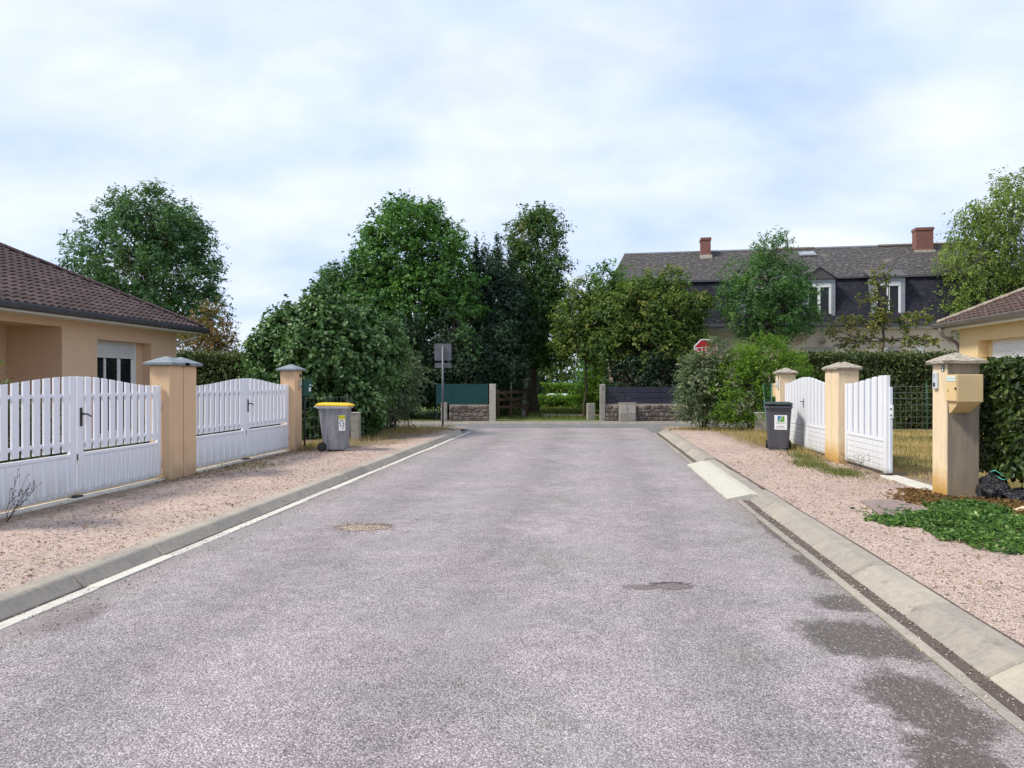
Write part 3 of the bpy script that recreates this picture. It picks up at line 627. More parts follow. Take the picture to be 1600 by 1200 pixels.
def mk_bin(name, base, worn, k):
    m, t, b, o = newmat(name); v = coord(t)
    st = noise(t, coord(t, (7, 7, 1.1)), 1.5, 6, 0.7)
    c = mixc(t, mrange(t, st, 0.42, 0.68, 0, k), base, worn)
    c = mixc(t, mrange(t, noise(t, v, 22, 6, .75), 0.6, 0.7, 0, k * .5), c, tuple(x * .5 for x in base))
    t.links.new(c, b.inputs['Base Color']); b.inputs['Roughness'].default_value = 0.55; bump(t, b, noise(t, v, 160, 2), 0.12, 0.002); return m
M['bin_grey'] = mk_bin('faded_grey_plastic', (0.17, 0.175, 0.195), (0.36, 0.36, 0.39), 0.85)
M['bin_dark'] = mk_bin('charcoal_plastic', (0.055, 0.056, 0.072), (0.10, 0.10, 0.12), 0.4)
M['bin_rim'] = mk_bin('charcoal_rim', (0.075, 0.085, 0.11), (0.14, 0.15, 0.18), 0.5)
M['bin_rim_pale'] = mk_bin('pale_rim', (0.36, 0.38, 0.42), (0.5, 0.52, 0.55), 0.6)
M['lid_yellow'] = mk_bin('yellow_lid', (0.75, 0.46, 0.015), (0.80, 0.58, 0.06), 0.5)
M['lid_green'] = mk_bin('dark_green_lid', (0.012, 0.03, 0.028), (0.03, 0.055, 0.05), 0.4)
M['rubber'] = simple('rubber', (0.014, 0.014, 0.015), (0.024, 0.024, 0.024), 20, 0.75)
M['sticker'] = simple('sticker_white', (0.78, 0.80, 0.82), (0.72, 0.74, 0.76), 5, 0.5)
M['sticker_yellow'] = simple('sticker_yellow', (0.55, 0.50, 0.03), (0.5, 0.44, 0.03), 5, 0.5)
M['ink'] = simple('ink', (0.03, 0.03, 0.035), (0.04, 0.04, 0.045), 5, 0.6)
M['ink_grey'] = simple('ink_grey', (0.30, 0.31, 0.33), (0.25, 0.26, 0.28), 5, 0.6)
M['logo_blue'] = simple('logo_blue', (0.03, 0.18, 0.45), (0.03, 0.16, 0.42), 5, 0.5)
M['logo_green'] = simple('logo_green', (0.14, 0.38, 0.05), (0.12, 0.34, 0.05), 5, 0.5)
M['mailbox_cream'] = simple('cream_mailbox', (0.70, 0.52, 0.27), (0.62, 0.46, 0.24), 4, 0.5, 0.05, 40)
M['mailbox_side'] = simple('beige_mailbox_side', (0.52, 0.40, 0.215), (0.44, 0.34, 0.19), 4, 0.55, 0.05, 40)
M['mailbox_green'] = simple('green_mailbox', (0.012, 0.07, 0.062), (0.016, 0.085, 0.075), 4, 0.4)
M['label_blue'] = simple('pale_label', (0.52, 0.68, 0.72), (0.60, 0.72, 0.75), 6, 0.4)
M['plate_green'] = simple('enamel_green', (0.01, 0.07, 0.04), (0.012, 0.08, 0.045), 4, 0.25)
M['intercom'] = simple('intercom_grey', (0.55, 0.60, 0.66), (0.48, 0.53, 0.60), 4, 0.4)
M['intercom_beige'] = simple('intercom_beige', (0.50, 0.46, 0.40), (0.42, 0.39, 0.34), 4, 0.4)
def mk_bag():
    m, t, b, o = newmat('black_plastic'); v = coord(t)
    b.inputs['Base Color'].default_value = (0.012, 0.014, 0.018, 1); b.inputs['Roughness'].default_value = 0.28
    b.inputs['Specular IOR Level'].default_value = 0.6
    bump(t, b, noise(t, v, 13, 5, .6, 1.5), 1.0, 0.05); return m
M['bag'] = mk_bag()
M['cord_green'] = simple('mint_cord', (0.12, 0.55, 0.42), (0.10, 0.5, 0.38), 5, 0.5)
M['manhole'] = simple('brown_slab', (0.19, 0.145, 0.135), (0.28, 0.215, 0.20), 6, 0.9, 0.6, 60, dist=0.006)
M['car_white'] = simple('car_white', (0.75, 0.76, 0.78), (0.70, 0.71, 0.73), 2, 0.25)
M['carton'] = simple('carton', (0.55, 0.40, 0.26), (0.62, 0.48, 0.33), 8, 0.9)

# ------------------------------------------------------------------ setting
ZR = -0.06
def sheet(name, pts, z, mat, nx=1, ny=1, und=0.0, kind='structure'):
    """quad sheet from four world corners (counter-clockwise), subdivided, with gentle unevenness"""
    p = np.array([(*q[:2], z) for q in pts], float); s, q = np.meshgrid(np.linspace(0, 1, nx + 1), np.linspace(0, 1, ny + 1))
    s, q = s.ravel()[:, None], q.ravel()[:, None]
    V = p[0] * (1 - s) * (1 - q) + p[1] * s * (1 - q) + p[2] * s * q + p[3] * (1 - s) * q
    if und:
        V[:, 2] += und * (np.sin(V[:, 0] * 3.1 + 1) * np.cos(V[:, 1] * 1.9) + .6 * np.sin(V[:, 0] * 7 + V[:, 1] * 5.3)) * 0.5
    i = np.arange(ny)[:, None] * (nx + 1) + np.arange(nx)[None]; i = i.ravel()
    F = np.stack([i, i + 1, i + nx + 2, i + nx + 1], 1)
    return tag(link(name, npmesh(name, V, F, [mat], smooth=True)), kind=kind)
# ground to the horizon, dipping gently beyond the far hedge
vv = [-300, 43, 46, 600]; zv = [-0.10, -0.10, -0.65, -0.65]
V = np.array([cw(u, v, z) for v, z in zip(vv, zv) for u in (-700, 700)]); F = np.array([[0, 1, 3, 2], [2, 3, 5, 4], [4, 5, 7, 6]])
tag(link('ground', npmesh('ground', V, F, ['ground'])), kind='structure')
XL, XR = -3.68, 1.90
e0, e1 = cw(0, 23.7)[:2], None
def yroad(x, v): return (v + x * math.sin(YAW)) / math.cos(YAW)          # world Y where world-X line meets street depth v
sheet('road', [(XL, -3), (XR, -3), (XR, yroad(XR, 24.1)), (XL, yroad(XL, 24.1))], ZR, 'road', 20, 80, 0.008)
sheet('crossing_road', [cw(-60, 20.5), cw(60, 20.5), cw(60, 26.75), cw(-60, 26.75)], ZR - 0.012, 'asphalt')
sheet('far_pavement', [cw(-60, 26.75), cw(60, 26.75), cw(60, 27.42), cw(-60, 27.42)], 0.0, 'pavement', 60, 2, 0.01)
MB().prism([(26.62, ZR - .012), (26.75, ZR - .012), (26.75, 0.012), (26.65, 0.012)], -60, 60, lambda p, q, t: cw(t, p, q)).build('far_kerb', 'kerb')['kind'] = 'structure'
sheet('far_lawn', [cw(-60, 27.40), cw(60, 27.40), cw(60, 43.2), cw(-60, 43.2)], -0.004, 'lawn', 60, 16, 0.03)
sheet('sunlit_strip', [cw(1.5, 30.6), cw(3.3, 30.6), cw(5.5, 33.2), cw(1.2, 32.6)], 0.028, 'sunlit_pale', 10, 4, 0.02)  # far path painted pale; sunlight on it is put into the colour
GL, GR = -4.06, 2.40           # outer kerb edges
sheet('pavement_left', [(-7.3, -3), (GL, -3), (GL, yroad(GL, 23.75)), (-7.3, yroad(-7.3, 23.75))], 0.0, 'gravel_left', 14, 80, 0.018)
sheet('pavement_right', [(GR, -3), (5.4, -3), (5.4, yroad(5.4, 23.75)), (GR, yroad(GR, 23.75))], 0.0, 'gravel_right', 14, 80, 0.018)
sheet('garden_left', [(-60, -6), (-7.3, -6), (-7.3, yroad(-7.3, 23.75)), (-60, yroad(-60, 23.75))], 0.0, 'lawn_dry')
sheet('garden_right', [(5.4, -6), (60, -6), (60, yroad(60, 23.75)), (5.4, yroad(5.4, 23.75))], 0.0, 'lawn_dry')

# kerbs: each stone a piece of its own, curving away at the corner
def kerb(name, side):
    root = bpy.data.objects.new(name, None); C.objects.link(root); root['kind'] = 'structure'
    if side < 0: prof = [(0.02, -0.2), (0.02, ZR + .012), (0.10, 0.035), (0.12, 0.045), (0.255, 0.045), (0.265, 0.035), (0.265, -0.2)]; x0 = -3.795
    else: prof = [(0.0, -0.2), (0.0, ZR + .008), (0.13, 0.02), (0.17, 0.035), (0.30, 0.035), (0.315, 0.025), (0.315, -0.2)]; x0 = 2.085
    L = 1.0; m = MB(); n = len(prof); segs = [0.009, 0.022, 0.5, L - 0.022, L - 0.009]
    rings = []
    for k, s in enumerate(segs):
        sh = 0.011 if k in (0, 4) else 0
        rings.append([(side * (p + (sh if i in (1, 2) else 0)), s, q - (sh if q > -.1 else 0)) for i, (p, q) in enumerate(prof)])
    me = m.loft(rings).mesh('kerb_stone', 'kerb')
    yend = 21.0 if side < 0 else 22.0
    for i in range(25):
        y = -3 + i
        if y >= yend: break
        o = link('kerb_stone', me, root, (x0 + random.uniform(-.004, .004), y, random.uniform(-.005, .004)), (0, random.uniform(-.006, .006), random.uniform(-.003, .003)))
        if side > 0 and 9.0 < y < 13.5: o.location.z -= 0.025
    rad = 2.0; cx = x0 + side * rad
    for j in range(3):                                    # corner stones on an arc
        m = MB(); rings = []
        for k in range(5):
            a = (j + (0.008 + k * 0.246)) / 3 * R(74)
            rings.append([(cx - side * (rad - p) * math.cos(a), yend + (rad - p) * math.sin(a), q) for p, q in prof])
        m.loft(rings).build('kerb_stone', 'kerb', root)
kerb('kerb_left', -1); kerb('kerb_right', 1)
def strip(name, xa, xb, ya, yb, mat, z=ZR + .006):
    root = bpy.data.objects.new(name, None); C.objects.link(root); root['kind'] = 'structure'
    me = MB().box(xa, xb, 0.004, 0.996, -0.15, 0, 0.004).mesh('channel_stone', mat)
    for i in range(int(yb - ya)): link('channel_stone', me, root, (random.uniform(-.006, .006), ya + i, z + random.uniform(-.003, .003)))
strip('channel_left', -3.80, -3.69, -3, 22, 'kerb_pale')
strip('channel_right', 1.915, 1.985, -3, 22, 'kerb')
sheet('gutter_silt', [(1.985, -3), (2.10, -3), (2.10, 22), (1.985, 22)], ZR + 0.001, 'gutter', 2, 60, 0.004)
sheet('gutter_joint', [(-3.83, -3), (-3.80, -3), (-3.80, 22), (-3.83, 22)], ZR + 0.001, 'gutter', 1, 40, 0.003)
for nm, xa, xb in (('kerb_joint_right', 2.392, 2.420), ('kerb_joint_left', -4.085, -4.055)):
    sheet(nm, [(xa, -3), (xb, -3), (xb, 21), (xa, 21)], 0.024, 'gutter', 1, 60, 0.006)

# ------------------------------------------------------------------ bungalows
def tilemesh(name, mat, wd, ex, clip=None, tilt=0.026):
    """interlocking roof tile in roof space: x along the eave, y up the slope, z off the roof; clip = (point2d, normal2d) in tile space"""
    prof = [(0, .010), (.10, .003), (.34, .004), (.44, .020), (.56, .033), (.70, .036), (.84, .028), (1.0, .010)]
    m = MB(); n = len(prof); V = []
    for p, q in prof: V.append((p * wd, -0.02, q + tilt))
    for p, q in prof: V.append((p * wd, ex + 0.015, q))
    for p, q in prof: V.append((p * wd, -0.02, q + tilt - 0.029))
    Fs = [(i, i + 1, n + i + 1, n + i) for i in range(n - 1)] + [(2 * n + i, 2 * n + i + 1, i + 1, i) for i in range(n - 1)]
    m.poly(V, Fs)
    if clip:
        g = list(m.bm.verts) + list(m.bm.edges) + list(m.bm.faces)
        bmesh.ops.bisect_plane(m.bm, geom=g, plane_co=(clip[0][0], clip[0][1], 0), plane_no=(clip[1][0], clip[1][1], 0), clear_outer=True)
        if not m.bm.faces: m.bm.free(); return None
    return m.mesh(name, mat)
def bungalow(name, label, sg, XW, yfar, over, zeave, slope, ynear, depth, wallm, tilem, hipm, gutm, fascia, openings, ytile0, hmax):
    """single-storey house whose street wall lies at X=XW facing sg*X; sg=+1 left house, -1 right house"""
    root = thing(name, label, 'house', (XW, yfar, 0))
    P = lambda o, y, z: (sg * o, y - yfar, z)              # local: o outward from the wall, y world
    zt = zeave - 0.06
    # street wall built round its openings
    m = MB()
    def wbox(y0, y1, z0, z1, o0=-0.3, o1=0.0):
        a, b = P(o0, y0, z0), P(o1, y1, z1); m.box(min(a[0], b[0]), max(a[0], b[0]), a[1], b[1], a[2], b[2])
    cur = ynear
    for (y0, y1, z0, z1) in openings:
        wbox(cur, y0, 0, zt); wbox(y0, y1, z1, zt)
        if z0 > 0: wbox(y0, y1, 0, z0)
        cur = y1
    wbox(cur, yfar, 0, zt)
    a, b = P(-depth, yfar - 0.3, 0), P(-0.3, yfar, zt); m.box(min(a[0], b[0]), max(a[0], b[0]), a[1], b[1], 0, zt)
    a, b = P(-depth, ynear, 0), P(-0.3, ynear + 0.3, zt); m.box(min(a[0], b[0]), max(a[0], b[0]), a[1], b[1], 0, zt)
    a, b = P(-depth, ynear + .3, 0), P(-depth + .3, yfar - .3, zt); m.box(min(a[0], b[0]), max(a[0], b[0]), a[1], b[1], 0, zt)
    m.build('wall', wallm, root)
    # roof
    roof = bpy.data.objects.new('roof', None); C.objects.link(roof); roof.parent = root; tag(roof)
    E0, Y0 = over, yfar + over; hr = depth / 2 + over; zr = zeave + slope * hr
    m = MB()
    A = P(E0, Y0, zeave); B = P(E0, ynear - over, zeave); Cc = P(E0 - hr, ynear - over + hr, zr); D = P(E0 - hr, Y0 - hr, zr)
    A2 = P(E0 - 2 * hr, Y0, zeave); B2 = P(E0 - 2 * hr, ynear - over, zeave)
    dz = 0.03
    low = lambda p: (p[0], p[1], p[2] - dz)
    m.poly([low(q) for q in (A, B, Cc, D, A2, B2)], [(0, 1, 2, 3), (0, 3, 4), (4, 3, 2, 5), (1, 5, 2)])
    m.build('roof_deck', tilem, roof)
    sl = math.sqrt(1 + slope * slope); wd, ex = 0.215, 0.225; ang = math.atan(slope)
    base = tilemesh('roof_tile', tilem, wd, ex)
    X = Vector((0, 1, 0)); Yv = Vector((-sg / sl, 0, slope / sl)); Z = X.cross(Yv)
    if Z.z < 0: Z = -Z
    Mx = Matrix((X, Yv, Z)).transposed().to_4x4()
    far = MB(); nt_ = 0; row = 0
    while row * ex / sl < hr:
        h0 = row * ex / sl; h1 = (row + 1) * ex / sl
        y = ynear - over
        k = 0
        while True:
            ya = Y0 - 0.02 - (k + 1) * wd; k += 1
            if ya < ynear - over + h0 or ya < ytile0 - 14: break
            if ya > Y0 - h0: continue
            org = Vector(P(E0 - h0, ya, zeave + slope * h0))
            me = base
            if ya + wd > Y0 - h1 - 0.02:
                ny = unit(np.array([1.0, 1 / sl])); me = tilemesh('roof_tile', tilem, wd, ex, ((Y0 - h0 - ya, 0.0), (ny[0], ny[1])))
                if me is None: continue
            T = Matrix.Translation(org) @ Mx @ Matrix.Rotation(random.uniform(-.006, .006), 4, 'X') @ Matrix.Rotation(random.uniform(-.008, .008), 4, 'Z')
            if ya > ytile0 + h0 * 0.85 and h0 < hmax and nt_ < 290:
                o = link('roof_tile', me, roof); o.matrix_local = T; nt_ += 1
            elif ya > ytile0 - 6:
                tmp = bmesh.new(); tmp.from_mesh(me); bmesh.ops.transform(tmp, matrix=T, verts=tmp.verts)
                tm = bpy.data.meshes.new('x'); tmp.to_mesh(tm); tmp.free(); far.bm.from_mesh(tm); bpy.data.meshes.remove(tm)
        row += 1
    if len(far.bm.verts):
        o = far.build('upper_tiles', tilem, roof); tag(o, kind='stuff')
    # hip tiles
    hv = Vector(D) - Vector(A); L = hv.length; d = hv.normalized(); side = d.cross(Vector((0, 0, 1))).normalized(); up = side.cross(d)
    m = MB(); rings = []
    for t_, r_ in ((0, .135), (0.03, .150), (0.06, .135), (0.42, .118)):
        rings.append([(r_ * math.cos(a), t_, r_ * 0.62 * math.sin(a)) for a in np.linspace(0, math.pi, 7)] + [((r_ - .02) * math.cos(a), t_, (r_ - .02) * .62 * math.sin(a)) for a in np.linspace(math.pi, 0, 7)])
    hm = m.loft(rings).mesh('hip_tile', hipm, smooth=False)
    Hx = Matrix((side, d, up)).transposed().to_4x4()
    for i in range(int(L / 0.37)):
        o = link('hip_tile', hm, roof); o.matrix_local = Matrix.Translation(Vector(A) + d * (0.02 + i * 0.37) + Vector((0, 0, .012))) @ Hx @ Matrix.Rotation(0.035, 4, 'X') @ Matrix.Rotation(random.uniform(-.03, .03), 4, 'Z')
    # gutter, fascia, soffit along the street eave and the far end
    m = MB(); pr_ = [(0.0, -.11), (0.0, 0.0), (.015, 0.0), (.015, -.095), (.05, -.112), (.10, -.085), (.125, -.02), (.125, 0.006), (.142, 0.006), (.142, -.03), (.112, -.105), (.05, -.132)]
    m.prism(pr_, ynear - over, Y0 + 0.10, lambda p, q, t: P(E0 - 0.02 + p, t, zeave - 0.005 + q)); m.build('gutter', gutm, root)
    m = MB(); a, b = P(E0 - 0.06, ynear - over, zeave - 0.17), P(E0 - 0.03, Y0, zeave - 0.02); m.box(min(a[0], b[0]), max(a[0], b[0]), a[1], b[1], a[2], b[2])
    a, b = P(0.002, ynear - over, zeave - 0.165), P(E0 - .062, Y0, zeave - 0.14); m.box(min(a[0], b[0]), max(a[0], b[0]), a[1], b[1], a[2], b[2])
    a, b = P(-depth, yfar + .002, zeave - 0.165), P(0.0, Y0 - .03, zeave - 0.14); m.box(min(a[0], b[0]), max(a[0], b[0]), a[1], b[1], a[2], b[2])
    m.build('soffit', fascia, root)
    return root, P
def shutter_window(root, P, y0, y1, z0, z1, inset, drop, shm, curtain=True, leaves=3):
    """roller shutter lowered to `drop`, white frame, panes behind"""
    def bx(m, o0, o1, ya, yb, za, zb, bev=0):
        a, b = P(o0, ya, za), P(o1, yb, zb); m.box(min(a[0], b[0]), max(a[0], b[0]), a[1], b[1], a[2], b[2], bev)
    win = bpy.data.objects.new('window', None); C.objects.link(win); win.parent = root
    m = MB(); fw = 0.06; o0, o1 = -inset - 0.06, -inset
    bx(m, o0, o1, y0, y0 + fw, z0, z1); bx(m, o0, o1, y1 - fw, y1, z0, z1); bx(m, o0, o1, y0 + fw, y1 - fw, z0, z0 + fw); bx(m, o0, o1, y0 + fw, y1 - fw, z1 - fw, z1)
    m.build('frame', 'white_paint', win)
    W = (y1 - y0 - 2 * fw)
    for k in range(leaves):
        ya = y0 + fw + W * k / leaves; yb = y0 + fw + W * (k + 1) / leaves
        if curtain and k == 0:
            m = MB(); bx(m, o0 - .02, o0 - .01, ya, yb, z0 + fw, z1 - fw); m.build('pane', 'glass', win); continue
        m = MB(); s = 0.055
        bx(m, o0 + .012, o1 - .012, ya, ya + s, z0 + fw, z1 - fw); bx(m, o0 + .012, o1 - .012, yb - s, yb, z0 + fw, z1 - fw); bx(m, o0 + .012, o1 - .012, ya + s, yb - s, z0 + fw, z0 + fw + s)
        m.build('sash', 'white_paint', win)
        m = MB(); bx(m, o0 + .025, o1 - .028, ya + s, yb - s, z0 + fw + s, z1 - fw); m.build('pane', 'glass', win)
    if drop < z1:
        m = MB(); z = drop; n = 0
        bx(m, -inset + .01, -inset + .03, y0 + .02, y1 - .02, z - .012, z + .03, .003)
        z += .032
        while z < z1 - 0.01:
            bx(m, -inset + .008, -inset + .024, y0 + .01, y1 - .01, z, min(z + .041, z1), .006); z += .046
        bx(m, -inset + .002, -inset + .007, y0 + .01, y1 - .01, drop, z1)
        m.build('roller_shutter', shm, root)
    m = MB(); bx(m, -inset + .0, -inset + .035, y0, y0 + .03, z0, z1); bx(m, -inset + .0, -inset + .035, y1 - .03, y1, z0, z1); m.build('shutter_guide', 'white_paint', root)
# left house
hl, Pl = bungalow('bungalow', 'peach rendered bungalow with brown tiled hip roof behind white picket gates', 1, -11.2, 18.25, 0.5, 3.0, 0.53, 4.0, 9.0,
                  'render_house_l', 'tile', 'tile', 'gutter_metal', 'white_paint', [(9.2, 14.02, 0.0, 2.68), (15.11, 17.11, 0.22, 2.48)], 11.0, 3.6)
shutter_window(hl, Pl, 15.11, 16.80, 0.22, 2.48, 0.24, 2.09, 'shutter')
# porch recess and window reveal
for o0, o1, y0, y1, z0, z1 in ((-1.5, -1.3, 9.2, 14.3, 0, 2.9), (-1.3, -.302, 14.02, 14.3, 0, 2.9), (-1.3, -.302, 9.0, 9.2, 0, 2.9), (-1.3, -.302, 9.2, 14.02, 2.70, 2.9), (-.30, -.24, 16.80, 17.11, .22, 2.48)):
    a, b = Pl(o0, y0, z0), Pl(o1, y1, z1); MB().box(min(a[0], b[0]), max(a[0], b[0]), a[1], b[1], a[2], b[2]).build('window_reveal' if y1 > 16 else 'porch_wall', 'render_house_l', hl)
m = MB().tube([Pl(.35, 18.66, 2.86), Pl(.35, 18.66, 2.74), Pl(-.3, 18.40, 2.5), Pl(-.35, 18.34, 2.4), Pl(-.35, 18.34, 0.0)], 0.035, 8); m.build('downpipe', 'white_paint', hl, smooth=True)
m = MB(); a, b = Pl(-.36, 15.2, .3), Pl(-.33, 16.7, 2.4)
for k in range(14):
    y = 15.75 + k * .07; m.tube([Pl(-.36, y, .32), Pl(-.36, y, 2.4)], .03, 6)
m.build('curtain', 'curtain', hl, smooth=True)
# right house
hr_, Pr = bungalow('bungalow', 'cream rendered bungalow with mossy hip roof and lowered white roller shutter', -1, 9.3, 19.13, 0.35, 3.0, 0.50, 6.0, 9.0,
                   'render_house_r', 'tile_r', 'hip_r', 'gutter_grey', 'white_paint', [(15.2, 18.26, 0.9, 2.50)], 14.5, 2.2)
shutter_window(hr_, Pr, 15.2, 17.98, 0.9, 2.50, 0.22, 1.2, 'shutter_r', False)
m = MB(); a, b = Pr(-.30, 17.98, .9), Pr(-.22, 18.26, 2.5); m.box(min(a[0], b[0]), max(a[0], b[0]), a[1], b[1], a[2], b[2]); m.build('window_reveal', 'render_house_r', hr_)
m = MB().tube([Pr(.40, 19.25, 2.90), Pr(.39, 19.25, 2.78), Pr(.34, 19.25, 2.68), Pr(.06, 19.20, 2.52), Pr(.0, 19.19, 2.44), Pr(-.02, 19.185, 2.3), Pr(-.02, 19.185, 0)], 0.045, 8); m.build('downpipe', 'gutter_grey', hr_, smooth=True)

# ------------------------------------------------------------------ old manor with mansard roof across the street
HA = R(-4); ho = (0.7, 33.0)
hm_ = thing('manor_house', 'long old house with dark slate mansard roof and two brick chimneys behind the trees', 'house', (*ho, 0), HA)
HL, HD = 17.5, 9.0; ZE, ZB, ZT = 4.05, 6.15, 8.15; SB = 0.55
MB().box(0.1, HL, 0.12, HD - .12, 0, ZE).build('wall', 'render_manor', hm_)
def uvmesh(name, quads, mat, parent):
    me = bpy.data.meshes.new(name); vs_, fs, uv = [], [], []
    for q in quads:
        b = len(vs_); vs_ += q; fs.append(tuple(range(b, b + len(q))))
        o = Vector(q[0]); ux = (Vector(q[1]) - o).normalized(); nn = ux.cross(Vector(q[2]) - o).normalized(); uy = nn.cross(ux)
        uv += [((Vector(p) - o).dot(ux) + b * 3.7, (Vector(p) - o).dot(uy)) for p in q]
    me.from_pydata(vs_, [], fs); l = me.uv_layers.new(name='UV')
    for i, c in enumerate(uv): l.data[i].uv = c
    me.materials.append(M[mat]); return link(name, me, parent)
OV = 0.25
lo = lambda x, y: (x, y, ZE + .02)
uvmesh('mansard_slope', [[(-OV, -OV, ZE), (HL, -OV, ZE), (HL, SB, ZB), (.25, SB, ZB)], [(-OV, HD + OV, ZE), (-OV, -OV, ZE), (.25, SB, ZB), (.25, HD - SB, ZB)],
                         [(HL, HD + OV, ZE), (-OV, HD + OV, ZE), (.25, HD - SB, ZB), (HL, HD - SB, ZB)]], 'slate_dark', hm_)
up_ = uvmesh('upper_roof', [[(.15, SB - .10, ZB - .02), (HL, SB - .10, ZB - .02), (HL, HD / 2, ZT), (.75, HD / 2, ZT)], [(HL, HD - SB + .1, ZB - .02), (.15, HD - SB + .1, ZB - .02), (.75, HD / 2, ZT), (HL, HD / 2, ZT)],
                      [(.15, HD - SB + .1, ZB - .02), (.15, SB - .10, ZB - .02), (.75, HD / 2, ZT)]], 'slate_old', hm_)
MB().box(HL - .05, HL, .2, HD - .2, ZE, ZB).build('end_wall', 'render_manor', hm_)
for x0, x1, dz_ in ((.75, 8.2, 0), (8.22, 10.1, .02), (10.12, 13.0, 0.0), (13.02, HL, .03)):
    MB().box(x0, x1, HD / 2 - .11, HD / 2 + .11, ZT - .05 + dz_, ZT + .05 + dz_, .02).build('ridge_cap', 'zinc' if dz_ == 0 else 'slate_cap' if 'slate_cap' in M else 'hip_r', up_)
MB().box(.15, HL, SB - .16, SB - .09, ZB - .09, ZB + .0).build('break_moulding', 'gutter_metal', hm_)
MB().box(-OV, HL, -OV - .12, -OV + .02, ZE - .14, ZE + .01, .02).build('gutter', 'gutter_metal', hm_)
MB().box(-.1, HL, -.12, .12, ZE - .26, ZE - .10, .02).build('cornice', 'white_paint', hm_)
def dormer(x, pediment, w_=1.0):
    d = bpy.data.objects.new('dormer', None); C.objects.link(d); d.parent = hm_; d.location = (x, -0.12, ZE + .10)
    h = 1.62
    m = MB(); m.box(-w_ / 2 - .16, -w_ / 2, 0, .55, 0, h + .05); m.box(w_ / 2, w_ / 2 + .16, 0, .55, 0, h + .05); m.box(-w_ / 2 - .16, w_ / 2 + .16, 0, .55, h + .052, h + .2)
    m.build('cheek', 'zinc', d)
    m = MB(); m.box(-w_ / 2, w_ / 2, .02, .08, h - .14, h + .04); m.box(-w_ / 2, w_ / 2, -.02, .10, -.10, .09)
    m.box(-w_ / 2, -w_ / 2 + .09, .03, .09, .092, h - .142); m.box(w_ / 2 - .09, w_ / 2, .03, .09, .092, h - .142); m.box(-.055, .055, .025, .085, .092, h - .142)
    m.build('window_frame', 'white_paint', d)
    for s in (-1, 1): MB().box(min(s * .055, s * (w_ / 2 - .09)), max(s * .055, s * (w_ / 2 - .09)), .06, .075, .092, h - .142).build('pane', 'glass', d)
    m = MB()
    if pediment:
        z = h + .22; m.poly([(-w_ / 2 - .24, -.08, z), (w_ / 2 + .24, -.08, z), (0, -.08, z + .50), (-w_ / 2 - .24, 1.6, z), (w_ / 2 + .24, 1.6, z), (0, 1.6, z + .50)], [(0, 1, 2), (0, 2, 5, 3), (1, 4, 5, 2), (0, 3, 4, 1)])
        m.build('pediment', 'slate_flat', d)
        MB().tube([(-w_ / 2 - .24, -.1, z), (0, -.1, z + .52), (w_ / 2 + .24, -.1, z)], .03, 6).build('verge', 'slate_flat', d)
    else:
        z = h + .20; m.poly([(-w_ / 2 - .25, -.1, z), (w_ / 2 + .25, -.1, z), (w_ / 2 + .25, 1.0, z + .42), (-w_ / 2 - .25, 1.0, z + .42), (-w_ / 2 - .25, -.1, z + .08), (w_ / 2 + .25, -.1, z + .08), (w_ / 2 + .25, 1.0, z + .5), (-w_ / 2 - .25, 1.0, z + .5)],
               [(0, 1, 2, 3), (4, 5, 6, 7), (0, 1, 5, 4), (1, 2, 6, 5), (0, 3, 7, 4)]); m.build('dormer_roof', 'slate_flat', d)
M['slate_flat'] = simple('slate_flat', (0.10, 0.094, 0.098), (0.07, 0.066, 0.07), 8, 0.8, 0.4, 30)
dormer(9.25, True); dormer(12.05, False); dormer(6.6, False)
def chimney(x, w_, dp, z0, z1, yy):
    ch = MB().box(x - w_ / 2, x + w_ / 2, yy - dp / 2, yy + dp / 2, z0, z1).build('chimney', 'brick', hm_)
    MB().box(x - w_ / 2 - .03, x + w_ / 2 + .03, yy - dp / 2 - .03, yy + dp / 2 + .03, z1 - .12, z1 + .006).build('chimney_cap', 'brick', ch)
    MB().box(x - w_ / 2 - .06, x + w_ / 2 + .06, yy - dp / 2 - .1, yy + dp / 2, z0, z0 + .28).build('flashing', 'concrete_pale', ch)
chimney(4.80, .46, .8, 7.55, 8.70, HD / 2 - .5); chimney(14.8, .74, .55, 7.45, 8.80, HD / 2 - .7)
sk = MB().box(-.38, .38, -.30, .30, 0, .07, .01).build('skylight', 'zinc', hm_); a_ = math.atan2(ZT - ZB, HD / 2 - SB)
sk.location = (9.55, 3.55, ZB + (3.55 - SB) * math.tan(a_) + .03); sk.rotation_euler = (a_, 0, 0)
MB().box(-.30, .30, -.22, .22, .072, .08).build('pane', 'skyglass', sk) if 'skyglass' in M else None
def gwin(x, w_, z0, z1):
    d = bpy.data.objects.new('window', None); C.objects.link(d); d.parent = hm_; d.location = (x, .12, 0)
    m = MB(); m.box(-w_ / 2 - .14, -w_ / 2, -.03, .1, z0 - .1, z1 + .16); m.box(w_ / 2, w_ / 2 + .14, -.03, .1, z0 - .1, z1 + .16); m.box(-w_ / 2, w_ / 2, -.03, .1, z1, z1 + .16); m.box(-w_ / 2, w_ / 2, -.05, .1, z0 - .1, z0)
    m.build('surround', 'concrete_pale', d)
    MB().box(-w_ / 2, w_ / 2, -.012, .1, z0, z1).build('pane', 'dark_room', d)
    m = MB(); m.box(-w_ / 2, w_ / 2, -.03, -.014, z1 - .05, z1); m.box(-.03, .03, -.03, -.014, z0, z1 - .052); m.build('frame', 'zinc', d)
for x in (9.3, 12.25, 6.5, 3.3): gwin(x, .95 if x < 12 else .6, 1.1, 2.88)
MB().box(11.9, 12.1, .06, .1, 1.2, 3.0).build('shutter', 'white_paint', hm_); MB().box(13.1, 13.5, .06, .1, 1.2, 3.0).build('shutter', 'white_paint', hm_)
